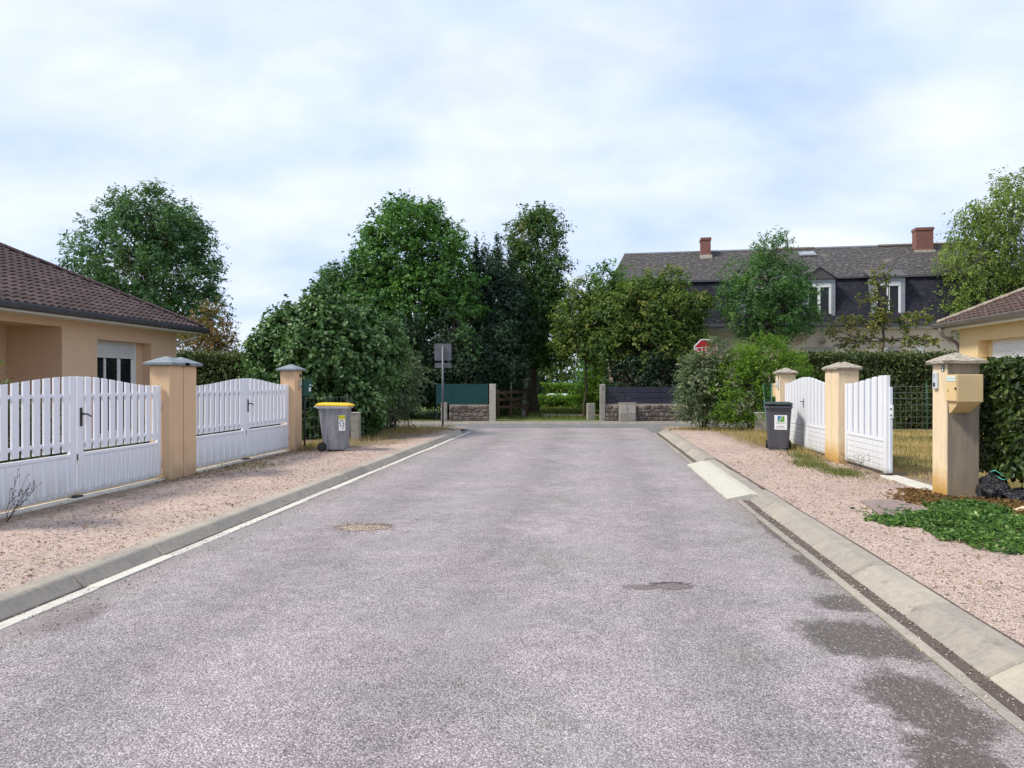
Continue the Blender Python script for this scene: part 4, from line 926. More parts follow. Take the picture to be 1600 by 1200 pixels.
m = MB(); m.tube([(9.42, .13, 3.32), (9.42, -.10, 3.30)], [.10, .13], 12); m.build('wall_vent', 'concrete', hm_, smooth=True)
m = MB(); pts = [(8.3 + .55 * math.cos(a) * (1 + .25 * math.sin(3 * a)) , .116, 3.42 + .26 * math.sin(a) * (1 + .3 * math.cos(4 * a))) for a in np.linspace(0, 2 * math.pi, 18)[:-1]]
m.poly(pts, [tuple(range(17))]); m.build('plaster_patch', 'plaster_patch', hm_)

# ------------------------------------------------------------------ gate pillars
def pillar(label, x, y, wx, wy, h, body, cap, over=0.07, ch=0.10, rough=0.0, group=None):
    """square rendered pillar with pyramid cap; (x, y) is its centre"""
    root = thing('gate_pillar', label, 'pillar', (x, y, 0), 0, group)
    MB().box(-wx / 2, wx / 2, -wy / 2, wy / 2, -0.1, h, .008).build('shaft', body, root)
    a, b = wx / 2 + over, wy / 2 + over
    m = MB(); e = 0.045
    m.loft([[(-a + .012, -b + .012, h), (a - .012, -b + .012, h), (a - .012, b - .012, h), (-a + .012, b - .012, h)], [(-a, -b, h + .01), (a, -b, h + .01), (a, b, h + .01), (-a, b, h + .01)],
            [(-a, -b, h + e), (a, -b, h + e), (a, b, h + e), (-a, b, h + e)], [(-.02, -.02, h + e + ch), (.02, -.02, h + e + ch), (.02, .02, h + e + ch), (-.02, .02, h + e + ch)]])
    if rough: bmesh.ops.subdivide_edges(m.bm, edges=m.bm.edges[:], cuts=3, use_grid_fill=True)
    m.build('cap', cap, root, jitter=rough)
    return root
GXL, GXR = -6.55, 4.70
PG = 'left pillars'
pillar('peach pillar with grey cap at the lock side of the nearest left gate', -6.56, 10.42, .33, .36, 1.755, 'render_l', 'cap_grey')
pillar('second peach pillar of the touching pair between the two left gates', -6.56, 10.80, .33, .36, 1.755, 'render_l', 'cap_grey')
pillar('slim peach pillar with grey cap beside the yellow-lidded bin', -6.56, 15.06, .33, .38, 1.745, 'render_l', 'cap_grey')
pillar('peach pillar hinging the nearest left gate at the frame edge', -6.56, 6.45, .33, .36, 1.755, 'render_l', 'cap_grey')
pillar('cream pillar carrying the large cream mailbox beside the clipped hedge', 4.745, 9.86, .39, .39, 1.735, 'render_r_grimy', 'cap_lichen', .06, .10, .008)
pillar('nearer cream pillar of the touching pair between the two right gates', 4.745, 13.90, .37, .36, 1.73, 'render_r', 'cap_lichen', .05, .10, .008)
pillar('farther cream pillar of the touching pair between the two right gates', 4.745, 14.28, .37, .36, 1.73, 'render_r', 'cap_lichen', .05, .10, .008)
pillar('cream pillar with small mailbox behind the charcoal bin', 4.745, 17.98, .37, .40, 1.70, 'render_r', 'cap_lichen', .05, .10, .008)

# ------------------------------------------------------------------ gates
def smooth(t): t = max(0, min(1, t)); return t * t * (3 - 2 * t)
def picket_leaf(label, hinge_y, dirn, w_, lock, group):
    """open picket leaf over a solid panel; dirn = +1 runs towards +Y from its hinge"""
    root = thing('gate_leaf', label, 'gate', (GXL, hinge_y, 0.0), R(90) * dirn if dirn > 0 else R(-90), group)
    sd_ = -1 if dirn > 0 else 1                            # local y sign of the street side
    top = lambda x: 1.445 + 0.125 * smooth((x - .08 * w_) / (w_ * .86))
    f = lambda a, b: (min(a * sd_, b * sd_), max(a * sd_, b * sd_))
    y0, y1 = f(-.02, .025)
    for x0, x1 in ((0.0, .085), (w_ - .115, w_ - .004)):
        m = MB(); zt = top((x0 + x1) / 2)
        m.box(x0, x1, y0, y1, .075, zt, .004); m.build('stile', 'pvc', root)
    ya, yb = f(-.012, .012)
    m = MB(); m.box(.085, w_ - .115, ya, yb, .10, .545); m.build('panel', 'pvc', root)
    n = 8; pw = (w_ - .2) / n; yp, yq = f(.0125, .017)
    pl = MB().box(0, pw - .006, yp, yq, .105, .54, .002).mesh('plank', 'pvc')
    for i in range(n): link('plank', pl, root, (.085 + i * pw, 0, 0))
    MB().box(.085, w_ - .115, y0, y1, .545, .588, .004).build('rail', 'pvc', root)
    MB().box(.085, w_ - .115, y0, y1, .06, .10, .004).build('rail', 'pvc', root)
    yr0, yr1 = f(-.02, .008)
    for z in (.70, 1.305): MB().box(.085, w_ - .115, yr0, yr1, z, z + .045).build('rail', 'pvc', root)
    ys0, ys1 = f(.0085, .034); ns = 10; pitch = (w_ - .2) / ns; sw = pitch * .62
    for i in range(ns):
        xc = .085 + (i + .5) * pitch; x0, x1 = xc - sw / 2, xc + sw / 2
        m = MB(); m.loft([[(x0, ys0, .622), (x1, ys0, .622), (x1, ys1, .622), (x0, ys1, .622)], [(x0, ys0, top(x0)), (x1, ys0, top(x1)), (x1, ys1, top(x1) - .006), (x0, ys1, top(x0) - .006)]])
        m.build('slat', 'pvc', root)
    for z in (.28, 1.15):
        m = MB(); m.tube([(-.02, 0, z - .05), (-.02, 0, z + .05)], .018, 8); m.build('hinge', 'pvc', root)
    if lock:
        hx = w_ - .06; h0, h1 = f(.026, .036)
        hp = MB().box(hx - .02, hx + .02, h0, h1, .93, 1.17, .008).build('handle_plate', 'black', root)
        yy = sd_ * .075
        MB().tube([(hx, sd_ * .03, 1.09), (hx, yy, 1.09), (hx - .06, yy, 1.085), (hx - .13, yy, 1.05)], [.012, .011, .010, .008], 8).build('lever', 'black', hp, smooth=True)
        MB().box(w_ - .012, w_ + .012, y0 * 1.1, y1 * 1.1, .50, .58, .002).build('latch', 'rust', root)
        MB().box(w_ - .06, w_ + .09, *f(-.05, .07), .005, .05, .01).build('ground_stop', 'black', root)
    return root
GLf = 'white picket gate leaves on the left'
picket_leaf('white picket gate leaf cut by the left edge of the picture', 6.64, 1, 1.785, False, GLf)
picket_leaf('white picket gate leaf with black handle beside the paired peach pillars', 10.22, -1, 1.785, True, GLf)
picket_leaf('white picket gate leaf just past the paired peach pillars, no handle', 11.00, 1, 1.925, False, GLf)
picket_leaf('white picket gate leaf with black handle next to the slim peach pillar', 14.855, -1, 1.925, True, GLf)
def board_leaf(label, hinge_y, dirn, w_, lock, group, lockbox=False):
    """closed leaf: proud vertical slats over a recessed sheet, horizontal boards below"""
    root = thing('gate_leaf', label, 'gate', (GXR, hinge_y, 0.0), R(90) if dirn > 0 else R(-90), group)
    sd_ = 1 if dirn > 0 else -1
    f = lambda a, b: (min(a * sd_, b * sd_), max(a * sd_, b * sd_))
    top = lambda x: 1.475 + 0.135 * smooth((x - .06 * w_) / (w_ * .9))
    n = 7; m = MB(); xs = np.linspace(.02, w_ - .02, 13)
    ya, yb = f(-.03, -.008)
    m.loft([[(x, yy, z) for x, z in ([(x, top(x) - .012) for x in xs] + [(x, .06) for x in xs[::-1]])] for yy in (ya, yb)]); m.build('sheet', 'pvc_shaded', root)
    for x0, x1 in ((0, .11), (w_ - .125, w_ - .003)):
        m = MB(); y0, y1 = f(-.025, .03); m.loft([[(x0, y0, .05), (x1, y0, .05), (x1, y1, .05), (x0, y1, .05)], [(x0, y0, top(x0)), (x1, y0, top(x1)), (x1, y1, top(x1) - .004), (x0, y1, top(x0) - .004)]]); m.build('stile', 'pvc_r', root)
    y0, y1 = f(.001, .024); ns = 6; pitch = (w_ - .235) / ns
    for i in range(ns):
        xc = .11 + (i + .5) * pitch; x0, x1 = xc - pitch * .31, xc + pitch * .31
        m = MB(); m.loft([[(x0, y0, .60), (x1, y0, .60), (x1, y1, .60), (x0, y1, .60)], [(x0, y0, top(x0)), (x1, y0, top(x1)), (x1, y1, top(x1) - .006), (x0, y1, top(x0) - .006)]]); m.build('slat', 'pvc_r', root)
    MB().box(.11, w_ - .125, *f(.001, .028), .545, .598, .003).build('rail', 'pvc_r', root)
    for k in range(5): MB().box(.11, w_ - .125, *f(.001, .018), .065 + k * .096, .065 + (k + 1) * .096 - .006, .003).build('board', 'pvc_r', root)
    if lock:
        hx = w_ - .06
        hp = MB().box(hx - .016, hx + .016, *f(.031, .038), .93, 1.14, .006).build('handle_plate', 'black', root)
        MB().tube([(hx, sd_ * .03, 1.07), (hx, sd_ * .075, 1.07), (hx - .12, sd_ * .075, 1.07)], .009, 8).build('lever', 'black', hp, smooth=True)
    if lockbox:
        MB().box(w_ - .003, w_ + .028, *f(-.055, -.012), .06, 1.42, .003).build('stop_strip', 'pvc_shaded', root)
        lk = MB().box(w_ + .028, w_ + .07, *f(-.05, -.02), .93, 1.13, .004).build('lock_case', 'white_paint', root)
        for z in (.96, 1.06): MB().box(w_ + .0285, w_ + .0715, *f(-.019, -.015), z, z + .03).build('bolt_hole', 'black', lk)
        MB().box(w_ - .02, w_ + .06, *f(-.05, .05), 0, .05, .006).build('ground_stop', 'black', root)
    return root
GRf = 'white closed-board gate leaves on the right'
board_leaf('white boarded gate leaf half hidden behind the charcoal bin', 17.76, -1, 1.60, True, GRf)
board_leaf('white boarded gate leaf between its handle and the paired cream pillars', 14.48, 1, 1.66, False, GRf)
board_leaf('white boarded gate leaf standing alone before the open garden entrance', 13.70, -1, 1.86, False, GRf, True)

# ------------------------------------------------------------------ letter boxes, intercoms, number plates
mb = thing('mailbox', 'large cream mailbox on the near face of the hedge-side pillar', 'mailbox', (4.53, 9.655, 1.25))
m = MB(); m.box(0, .31, -.28, 0.0, .0, .345, .008); m.build('body', 'mailbox_side', mb)
m = MB(); m.box(-.008, -.001, -.27, -.01, .012, .335, .003); m.build('door', 'mailbox_cream', mb)
for k in range(2): MB().box(-.013, -.009, -.27, -.03, .262 + k * .032, .287 + k * .032, .001).build('name_slot', 'label_blue', mb)
MB().box(-.012, -.009, -.10, -.05, .13, .16, .001).build('name_frame', 'mailbox_side', mb)
MB().tube([(-.02, -.265, .17), (-.005, -.265, .17)], .012, 8).build('lock', 'black', mb)
m = MB(); m.loft([[(.02, -.27, 0), (.29, -.27, 0), (.29, -.02, 0), (.02, -.02, 0)], [(.03, -.20, -.05), (.28, -.20, -.05), (.28, -.02, -.09), (.03, -.02, -.09)], [(.04, -.06, -.13), (.27, -.06, -.13), (.27, -.005, -.15), (.04, -.005, -.15)]])
m.build('bracket', 'mailbox_cream', mb)
mb = thing('mailbox', 'small cream mailbox on the pillar behind the charcoal bin', 'mailbox', (4.72, 18.182, 1.13))
MB().box(-.14, .14, .0, .36, 0, .34, .008).build('body', 'mailbox_side', mb); MB().box(-.147, -.141, .01, .35, .01, .33, .002).build('door', 'mailbox_cream', mb)
MB().box(-.151, -.148, .06, .3, .26, .29).build('name_slot', 'ink_grey', mb)
m = MB(); m.loft([[(-.1, .01, 0), (.1, .01, 0), (.1, .25, 0), (-.1, .25, 0)], [(-.1, .001, -.14), (.1, .001, -.14), (.1, .03, -.14), (-.1, .03, -.14)]]); m.build('bracket', 'mailbox_cream', mb)
mb = thing('mailbox', 'dark green mailbox beside the slim peach pillar above the bin', 'mailbox', (-6.56, 15.252, 1.18))
MB().box(-.16, .22, .0, .42, 0, .37, .01).build('body', 'mailbox_green', mb); MB().box(.2205, .226, .02, .40, .02, .35, .003).build('door', 'mailbox_green', mb)
MB().box(.2265, .229, .24, .36, .11, .20).build('label_plate', 'sticker', mb); MB().box(.2265, .229, .26, .36, .24, .27).build('name_slot', 'label_blue', mb)
m = MB(); m.loft([[(-.1, .0, 0), (.15, .0, 0), (.15, .3, 0), (-.1, .3, 0)], [(-.1, .0, -.16), (.15, .0, -.16), (.15, .02, -.16), (-.1, .02, -.16)]]); m.build('bracket', 'mailbox_green', mb)
def intercom(label, x, y, z, sg, mat):
    t = thing('intercom', label, 'intercom', (x, y, z)); s = lambda a, b: (min(sg * a, sg * b), max(sg * a, sg * b))
    MB().box(*s(0, .035), -.055, .055, 0, .22, .012, 2).build('housing', mat, t)
    for k in range(4): MB().box(*s(.0352, .037), -.03, .03, .15 + k * .013, .155 + k * .013).build('grille_slot', 'ink_grey', t)
    MB().box(*s(.0352, .038), -.025, .025, .03, .085, .003).build('lens', 'ink', t)
intercom('grey intercom on the slim peach pillar', -6.394, 15.12, 1.34, 1, 'intercom_beige')
intercom('pale blue-grey intercom beside the large cream mailbox', 4.549, 9.93, 1.41, -1, 'intercom')
intercom('small grey intercom on the pillar behind the charcoal bin', 4.559, 17.90, 1.34, -1, 'intercom')
def plate(label, x, y, z, sg, w_, h_, txt=None):
    t = thing('number_plate', label, 'number plate', (x, y, z)); s = lambda a, b: (min(sg * a, sg * b), max(sg * a, sg * b))
    MB().box(*s(0, .006), -w_ / 2, w_ / 2, 0, h_, .002).build('enamel', 'plate_green', t)
    if txt:
        text_mesh('digit', txt, h_ * 1.05, .0006, .002, 'sticker', t, (sg * .0075, 0, h_ * .15), (R(90), 0, R(90) * sg))
plate('green enamel house number 2 on the hedge-side pillar', 4.549, 9.765, 1.635, -1, .075, .085, '2')
plate('dark green number plate under the cap of the slim peach pillar', -6.394, 15.16, 1.60, 1, .10, .085)
plate('small dark plate under the cap of the far cream pillar', 4.559, 17.87, 1.57, -1, .07, .08)

# ------------------------------------------------------------------ wheeled bins
def rr(cx, cy, hx, hy, r, z, n=4):
    pts = []
    for sx, sy, a0 in ((1, 1, 0), (-1, 1, 90), (-1, -1, 180), (1, -1, 270)):
        for k in range(n + 1):
            a = R(a0 + 90 * k / n); pts.append((cx + sx * (hx - r) + r * math.cos(a), cy + sy * (hy - r) + r * math.sin(a), z))
    return pts
def wheelie(name, label, loc, rz, body, rim, lid, lidtilt=0.0):
    """two-wheeled bin; local -Y is its front, +Y carries wheels and handle"""
    t = thing(name, label, 'bin', loc, rz)
    m = MB(); m.loft([rr(0, -.02, .20, .22, .05, .03), rr(0, -.02, .215, .24, .05, .06), rr(0, 0, .265, .30, .045, .86), rr(0, 0, .272, .31, .045, .93)]); m.build('body', body, t, smooth=False)
    m = MB(); m.loft([rr(0, 0, .285, .33, .05, .925), rr(0, 0, .295, .345, .05, .935), rr(0, 0, .298, .35, .05, .975), rr(0, 0, .285, .335, .05, .985)]); m.build('rim', rim, t)
    m = MB(); m.tube([(-.2, .33, .95), (-.2, .40, .965), (.2, .40, .965), (.2, .33, .95)], .016, 8); m.build('handle', rim, t, smooth=True)
    l = bpy.data.objects.new('lid', None); C.objects.link(l); l.parent = t; l.location = (0, .36, .985); l.rotation_euler = (-lidtilt, 0, 0)
    m = MB(); m.loft([rr(0, -.36, .29, .355, .05, .0), rr(0, -.36, .30, .37, .05, .01), rr(0, -.36, .298, .365, .05, .035), rr(0, -.34, .24, .30, .06, .062), rr(0, -.34, .22, .27, .06, .068)]); m.build('lid_shell', lid, l)
    m = MB(); m.tube([(-.22, -.73, .012), (-.18, -.75, .015), (.18, -.75, .015), (.22, -.73, .012)], .012, 6); m.build('lid_grip', lid, l)
    for s in (-1, 1):
        wv = bpy.data.objects.new('wheel', None); C.objects.link(wv); wv.parent = t; wv.location = (s * .235, .235, .10)
        m = MB(); n = 20; m.loft([[(s * x, r * math.cos(2 * math.pi * k / n), r * math.sin(2 * math.pi * k / n)) for k in range(n)] for x, r in ((-.025, .085), (-.02, .10), (.02, .10), (.025, .085))]); m.build('tyre', 'rubber', wv, smooth=False)
        m = MB(); m.loft([[(s * x, r * math.cos(2 * math.pi * k / n), r * math.sin(2 * math.pi * k / n)) for k in range(n)] for x, r in ((.0255, .06), (.032, .05), (.034, .02))]); m.build('hub', 'black', wv)
    MB().tube([(-.22, .235, .10), (.22, .235, .10)], .012, 8).build('axle', 'black', t)
    MB().box(-.16, .16, -.26, -.2, 0.0, .035, .01).build('foot', rim, t)
    return t
b1 = wheelie('recycling_bin', 'faded grey wheelie bin with yellow lid beside the slim peach pillar', (-5.55, 15.05, 0.0), R(98), 'bin_grey', 'bin_rim_pale', 'lid_yellow', -0.02)
# sticker on the side that faces the street camera (local +-X flank)
st = bpy.data.objects.new('sticker', None); C.objects.link(st); st.parent = b1; st.location = (-.252, -.20, .45); st.rotation_euler = (0, R(-3.6), 0)
MB().box(-.006, -.002, -.07, .07, 0, .34).build('label_sheet', 'sticker', st)
MB().box(-.0075, -.0062, -.07, .07, .25, .338).build('label_head', 'sticker_yellow', st)
for k in range(7):
    y = -.045 + (k % 2) * .06 + (.015 if k % 3 == 0 else 0); z = .20 - (k // 2) * .05
    MB().box(-.0075, -.0062, y, y + .026, z, z + .03).build('pictogram', 'ink', st)
b2 = wheelie('waste_bin', 'charcoal wheelie bin with white sticker in front of the boarded gate', (4.16, 16.35, 0.0), R(-14), 'bin_dark', 'bin_rim', 'lid_green', 0.03)
st = bpy.data.objects.new('sticker', None); C.objects.link(st); st.parent = b2; st.location = (.04, -.276, .46); st.rotation_euler = (R(-4.4), R(-2), 0)
st.rotation_euler = (R(4.3), 0, 0)
MB().box(-.12, .14, -.006, -.002, 0, .32).build('label_sheet', 'sticker', st)
MB().box(-.055, .085, -.008, -.0062, .17, .30).build('emblem', 'logo_green', st)
m = MB(); m.poly([(-.055, -.0088, .30), (-.055, -.0088, .20), (-.02, -.0088, .22), (.0, -.0088, .26), (.02, -.0088, .30)], [(0, 1, 2, 3, 4)]); m.build('emblem_corner', 'logo_blue', st)
m = MB(); pts = [(-.045, .172), (-.02, .185), (.0, .215), (.008, .245), (.02, .275), (.045, .298)]
m.poly([(x - .006, -.0094, z) for x, z in pts] + [(x + .006, -.0094, z - .004) for x, z in pts], [(i, i + 1, i + 7, i + 6) for i in range(5)]); m.build('emblem_curve', 'sticker', st)
m = MB(); m.poly([(x + .010, -.0092, z - .004) for x, z in pts] + [(x + .018, -.0092, z - .008) for x, z in pts], [(i, i + 1, i + 7, i + 6) for i in range(5)]); m.build('emblem_dark_edge', 'ink', st)  # printed dark line beside the white curve
for z, x0, x1, n_ in ((.135, -.085, .12, 8), (.07, -.07, .08, 7), (.035, -.08, .11, 10)):
    for k in range(n_):
        xa = x0 + (x1 - x0) * k / n_; MB().box(xa, xa + (x1 - x0) / n_ * .62, -.0075, -.0062, z, z + (.014 if z > .1 else .012)).build('print_mark', 'ink' if z < .1 else 'ink_grey', st)

# ------------------------------------------------------------------ small street furniture
def block(name, label, cat, x, y, rz, wx, wy, h, mat, bev=.015):
    t = thing(name, label, cat, (x, y, 0), rz)
    MB().box(-wx / 2, wx / 2, -wy / 2, wy / 2, -.08, h, bev, 2).build('casing', mat, t)
    return t
t = block('meter_box', 'grey concrete marker post behind the yellow-lidded bin', 'concrete post', -5.95, 17.6, .1, .22, .22, .70, 'concrete')
MB().box(-.12, .12, -.12, .12, .70, .73, .01).build('top_slab', 'concrete_pale', t)
t = block('meter_box', 'pale concrete block at the foot of the green fence post', 'concrete post', 5.15, 22.3, -.1, .36, .3, .55, 'concrete_pale')
MB().box(-.19, .19, -.16, .16, .55, .585, .01).build('top_slab', 'white_paint', t)
# traffic sign seen from behind (left) and stop sign (right)
sx, sy, _ = cw(-2.28, 23.4)
t = thing('sign_post', 'back of a traffic sign with small plate below on grey post', 'sign', (sx, sy, 0), YAW)
MB().tube([(0, 0, -.2), (0, 0, 2.70)], .034, 10).build('post', 'sign_back', t, smooth=True)
m = MB(); m.loft([rr(0, 0, .28, .28, .05, 0), rr(0, 0, .28, .28, .05, .012)]); p = m.build('panel', 'sign_back', t, loc=(0.0, .05, 2.49), rot=(R(90), 0, 0))
for z in (-.14, .14): MB().box(-.27, .27, z - .018, z + .018, -.012, -.002).build('stiffener', 'zinc', p)
m = MB(); m.loft([rr(0, 0, .27, .085, .03, 0), rr(0, 0, .27, .085, .03, .012)]); p = m.build('plate', 'sign_back', t, loc=(0.0, .05, 2.05), rot=(R(90), 0, 0))
MB().box(-.25, .25, -.015, .015, -.012, -.002).build('stiffener', 'zinc', p)
t = thing('stop_sign', 'red stop sign with white border half hidden by the grey shrub', 'sign', cw(6.52, 23.9), YAW)
MB().tube([(0, .06, -.2), (0, .06, 2.95)], .034, 10).build('post', 'sign_back', t, smooth=True)
oc = lambda r, z: [(r * math.cos(R(22.5 + 45 * k)), r * math.sin(R(22.5 + 45 * k)), z) for k in range(8)]
m = MB(); m.loft([oc(.43, 0), oc(.43, .015)]); p = m.build('border', 'white_paint', t, loc=(0, .02, 2.55), rot=(R(90), 0, 0))
m = MB(); m.loft([oc(.385, .0155), oc(.385, .018)]); m.build('face', 'red_sign', p)
text_mesh('lettering', 'STOP', .30, .001, 0, 'sticker', p, (0, 0, .020), None, 'CENTER')
# utility cabinet in front of the far wall
t = thing('utility_cabinet', 'weathered grey two-door utility cabinet against the far stone wall', 'cabinet', cw(4.42, 27.1), YAW)
MB().box(-.31, .31, 0, .26, 0, .68, .008).build('body', 'concrete', t)
for s in (-1, 1):
    d = MB().box(min(s * .012, s * .295), max(s * .012, s * .295), -.012, -.001, .30, .665, .003).build('door', 'concrete_pale', t)
    MB().box(min(s * .03, s * .06), max(s * .03, s * .06), -.02, -.0125, .46, .52).build('handle', 'concrete', d)
    MB().box(min(s * .012, s * .295), max(s * .012, s * .295), -.012, -.001, .02, .28, .003).build('lower_panel', 'concrete', t)
MB().box(-.33, .33, -.02, .28, .68, .705, .006).build('lid', 'concrete_pale', t)

# ------------------------------------------------------------------ far side of the street: rubble walls, screens, gate
def rubble(name, label, u0, u1, v, h, thick=.35, px=.2):
    t = thing(name, label, 'wall', cw(u0, v), YAW); L = u1 - u0
    MB().box(0, L, .035, thick, -.1, h).build('mortar_core', 'mortar', t)
    ms = []
    for k in range(6):
        m = MB(); m.box(-.5, .5, -.5, .5, -.5, .5, .2); me = m.mesh('stone', 'stone', jitter=.085); ms.append(me)
    z = 0.0
    while z < h - .03:
        rh = min(random.uniform(.10, .19), h - z); x = 0.0
        if h - z - rh < .06: rh = h - z
        while x < L - .02:
            sw = min(random.uniform(.10, .32), L - x)
            if L - x - sw < .07: sw = L - x
            k_ = random.uniform(.72, .95)
            o = link('stone', random.choice(ms), t, (x + sw / 2, .045 + random.uniform(-.014, .014), z + rh / 2 + random.uniform(-.02, .02)), (0, random.uniform(-.2, .2), 0))
            o.scale = (sw * random.uniform(.82, .94), .14, rh * k_); x += sw
        z += rh
    return t
rubble('stone_wall', 'low reddish rubble wall under the green windbreak screen', -2.42, -.90, 27.42, .62)
tw = rubble('stone_wall', 'low dark rubble wall under the navy board fence', 3.62, 7.6, 27.42, .62)
t = block('gate_post', 'square concrete post at the end of the rubble wall beside the traffic sign', 'post', *cw(-2.58, 27.0)[:2], YAW, .22, .25, .72, 'concrete')
t = thing('windbreak_screen', 'green woven windbreak screen above the reddish rubble wall', 'screen', cw(-2.95, 27.60, 0), YAW)
MB().box(0, 2.02, 0, .01, .625, 1.43).build('netting', 'green_net', t)
m = MB()
for k in range(21): m.box(k * .1, k * .1 + .012, -.008, -.001, .63, 1.425)
m.build('warp_wires', 'green_net_d', t); m = MB()
for k in range(9): m.box(0, 2.02, -.016, -.009, .64 + k * .096, .652 + k * .096)
m.build('weft_wires', 'green_net_d', t)
for k in range(3): MB().tube([(.03 + k * .98, .04, 0), (.03 + k * .98, .04, 1.46)], .022, 8).build('post', 'green_net_d', t)
t = block('gate_post', 'square pale concrete gatepost left of the open wooden gate', 'post', *cw(-.75, 27.52)[:2], YAW, .25, .25, 1.43, 'concrete_pale')
t = block('gate_post', 'concrete gatepost with flat pale cap right of the wooden gate', 'post', *cw(.54, 30.6)[:2], YAW, .25, .25, 1.58, 'concrete')
MB().box(-.30, .24, -.2, .2, 1.58, 1.66, .01).build('cap_slab', 'concrete_pale', t)
t = block('gate_post', 'slender concrete post with number plate left of the navy fence', 'post', *cw(3.50, 27.50)[:2], YAW, .20, .20, 1.42, 'concrete')
MB().box(-.04, .04, -.112, -.101, 1.22, 1.31, .002).build('number_plate', 'ink', t); MB().box(-.02, .02, -.116, -.1125, 1.245, 1.285, .002).build('digit_field', 'sticker', t)
t = block('gate_post', 'low mossy stone pier beside the slender numbered post', 'post', *cw(3.13, 28.2)[:2], YAW + .1, .30, .3, .66, 'concrete')
g = thing('wooden_gate', 'open brown wooden gate with diagonal brace under the dark trees', 'gate', cw(-.56, 27.75), YAW + R(64))
gl = 2.75
for x in (.04, 1.2, gl - .05): MB().box(x - .045, x + .045, -.03, .03, .06, 1.20 if x < gl - 1 else 1.25, .006).build('stile', 'brown_wood', g)
for z in (.50, .80, 1.08): MB().box(.04, gl, .031, .055, z - .05, z + .05, .006).build('rail', 'brown_wood', g)
MB().tube([(.08, -.045, 1.1), (gl - .1, -.045, .30)], .035, 4).build('brace', 'brown_wood', g)
MB().tube([(1.2, 0, 1.2), (1.2, 0, 1.5)], .02, 6).build('latch_rod', 'wire', g)
t = thing('low_wall', 'low pale garden wall seen through the wooden gate', 'wall', cw(-.75, 37.5), YAW)
MB().box(0, 1.5, 0, .2, -.1, .85).build('wall_face', 'render_manor', t); MB().box(-.03, 1.53, -.03, .23, .85, .90, .01).build('coping', 'concrete', t)
t = thing('board_fence', 'navy horizontal board fence on top of the dark rubble wall', 'fence', cw(3.66, 27.58), YAW)
for z0, z1 in ((.66, .865), (.885, 1.08), (1.10, 1.30)):
    MB().box(0, 3.9, 0, .025, z0, z1, .004).build('board', 'navy_board', t)
for k in range(4): MB().box(.02 + k * 1.28, .08 + k * 1.28, .026, .07, .3, 1.32, .004).build('post', 'navy_board', t)
MB().box(0, 3.9, -.02, .05, .622, .655, .004).build('base_rail', 'concrete', t)
# white car beyond the far hedge, down the dip
t = thing('parked_car', 'white car roof just showing above the far hedge', 'car', cw(3.05, 47.5, -.74), YAW + R(80))
prof = [(-2.0, .30), (-2.02, .70), (-1.9, .82), (-1.15, .92), (-.55, 1.40), (.55, 1.47), (1.35, 1.32), (1.95, .95), (2.0, .35)]
m = MB(); m.loft([[(x, s * .82, z) if z < .95 else (x, s * .66, z) for x, z in prof] for s in (-1, 1)]); m.build('body', 'car_white', t)
m = MB(); wp = [(-1.05, .95), (-.52, 1.36), (.5, 1.42), (1.25, 1.29), (1.5, .98)]
for s in (-1, 1): m.poly([(x, s * (.835 if z < 1 else .70), z) for x, z in wp], [tuple(range(5))])
m.build('side_window', 'glass', t)
m = MB(); m.poly([(-1.19, -.66, .95), (-1.19, .66, .95), (-.6, .56, 1.38), (-.6, -.56, 1.38)], [(0, 1, 2, 3)]); m.build('windscreen', 'glass', t)
for x in (-1.3, 1.25):
    for s in (-1, 1):
        wv = bpy.data.objects.new('wheel', None); C.objects.link(wv); wv.parent = t; wv.location = (x, s * .74, .31)
        MB().tube([(0, -.09, 0), (0, .09, 0)], .31, 16).build('tyre', 'rubber', wv)
        MB().tube([(0, s * .091, 0), (0, s * .10, 0)], .19, 12).build('rim', 'zinc', wv)

# ------------------------------------------------------------------ wire fences
def wire_fence(name, label, a, b, h, dx, dz, wm, pm, posts, rad=.003, prad=.022, z0=.03):
    a, b = np.array(a, float), np.array(b, float); L = np.linalg.norm(b - a)
    t = thing(name, label, 'fence', (a[0], a[1], 0), math.atan2(b[1] - a[1], b[0] - a[0]))
    lines = []; x = 0
    while x <= L: lines.append((np.array([[x, 0, z0], [x, 0, h]]), [rad, rad])); x += dx
    z = z0
    while z <= h + .01: lines.append((np.array([[0, 0, z], [L, 0, z]]), [rad * 1.2, rad * 1.2])); z += dz
    V, F = tubes_np(lines, 4); link('wire_mesh', npmesh('wire_mesh', V, F, [wm]), t)
    for k in range(posts):
        x = L * k / (posts - 1); MB().tube([(x, .03, -.1), (x, .03, h + .06)], prad, 8).build('post', pm, t, smooth=True)
    return t
wire_fence('wire_fence', 'rusty wire fence with thin posts in front of the left bushes', (-6.35, 15.35), (-5.7, 22.0), 1.15, .2, .22, 'wire', 'black', 4, .003, .02)
f2 = wire_fence('mesh_fence', 'green wire mesh fence beside the far cream pillar', (4.75, 18.25), (5.25, 22.2), 1.42, .22, .15, 'green_paint', 'green_paint', 3, .0022, .024)
MB().tube([(3.95, .03, 1.3), (3.1, .03, .1)], .018, 8).build('brace', 'green_paint', f2)
wire_fence('garden_fence', 'thin wire mesh fence across the right garden before the hedge', (5.4, 22.9), (15.5, 24.0), 1.42, .17, .19, 'wire', 'green_paint', 5, .005, .02)

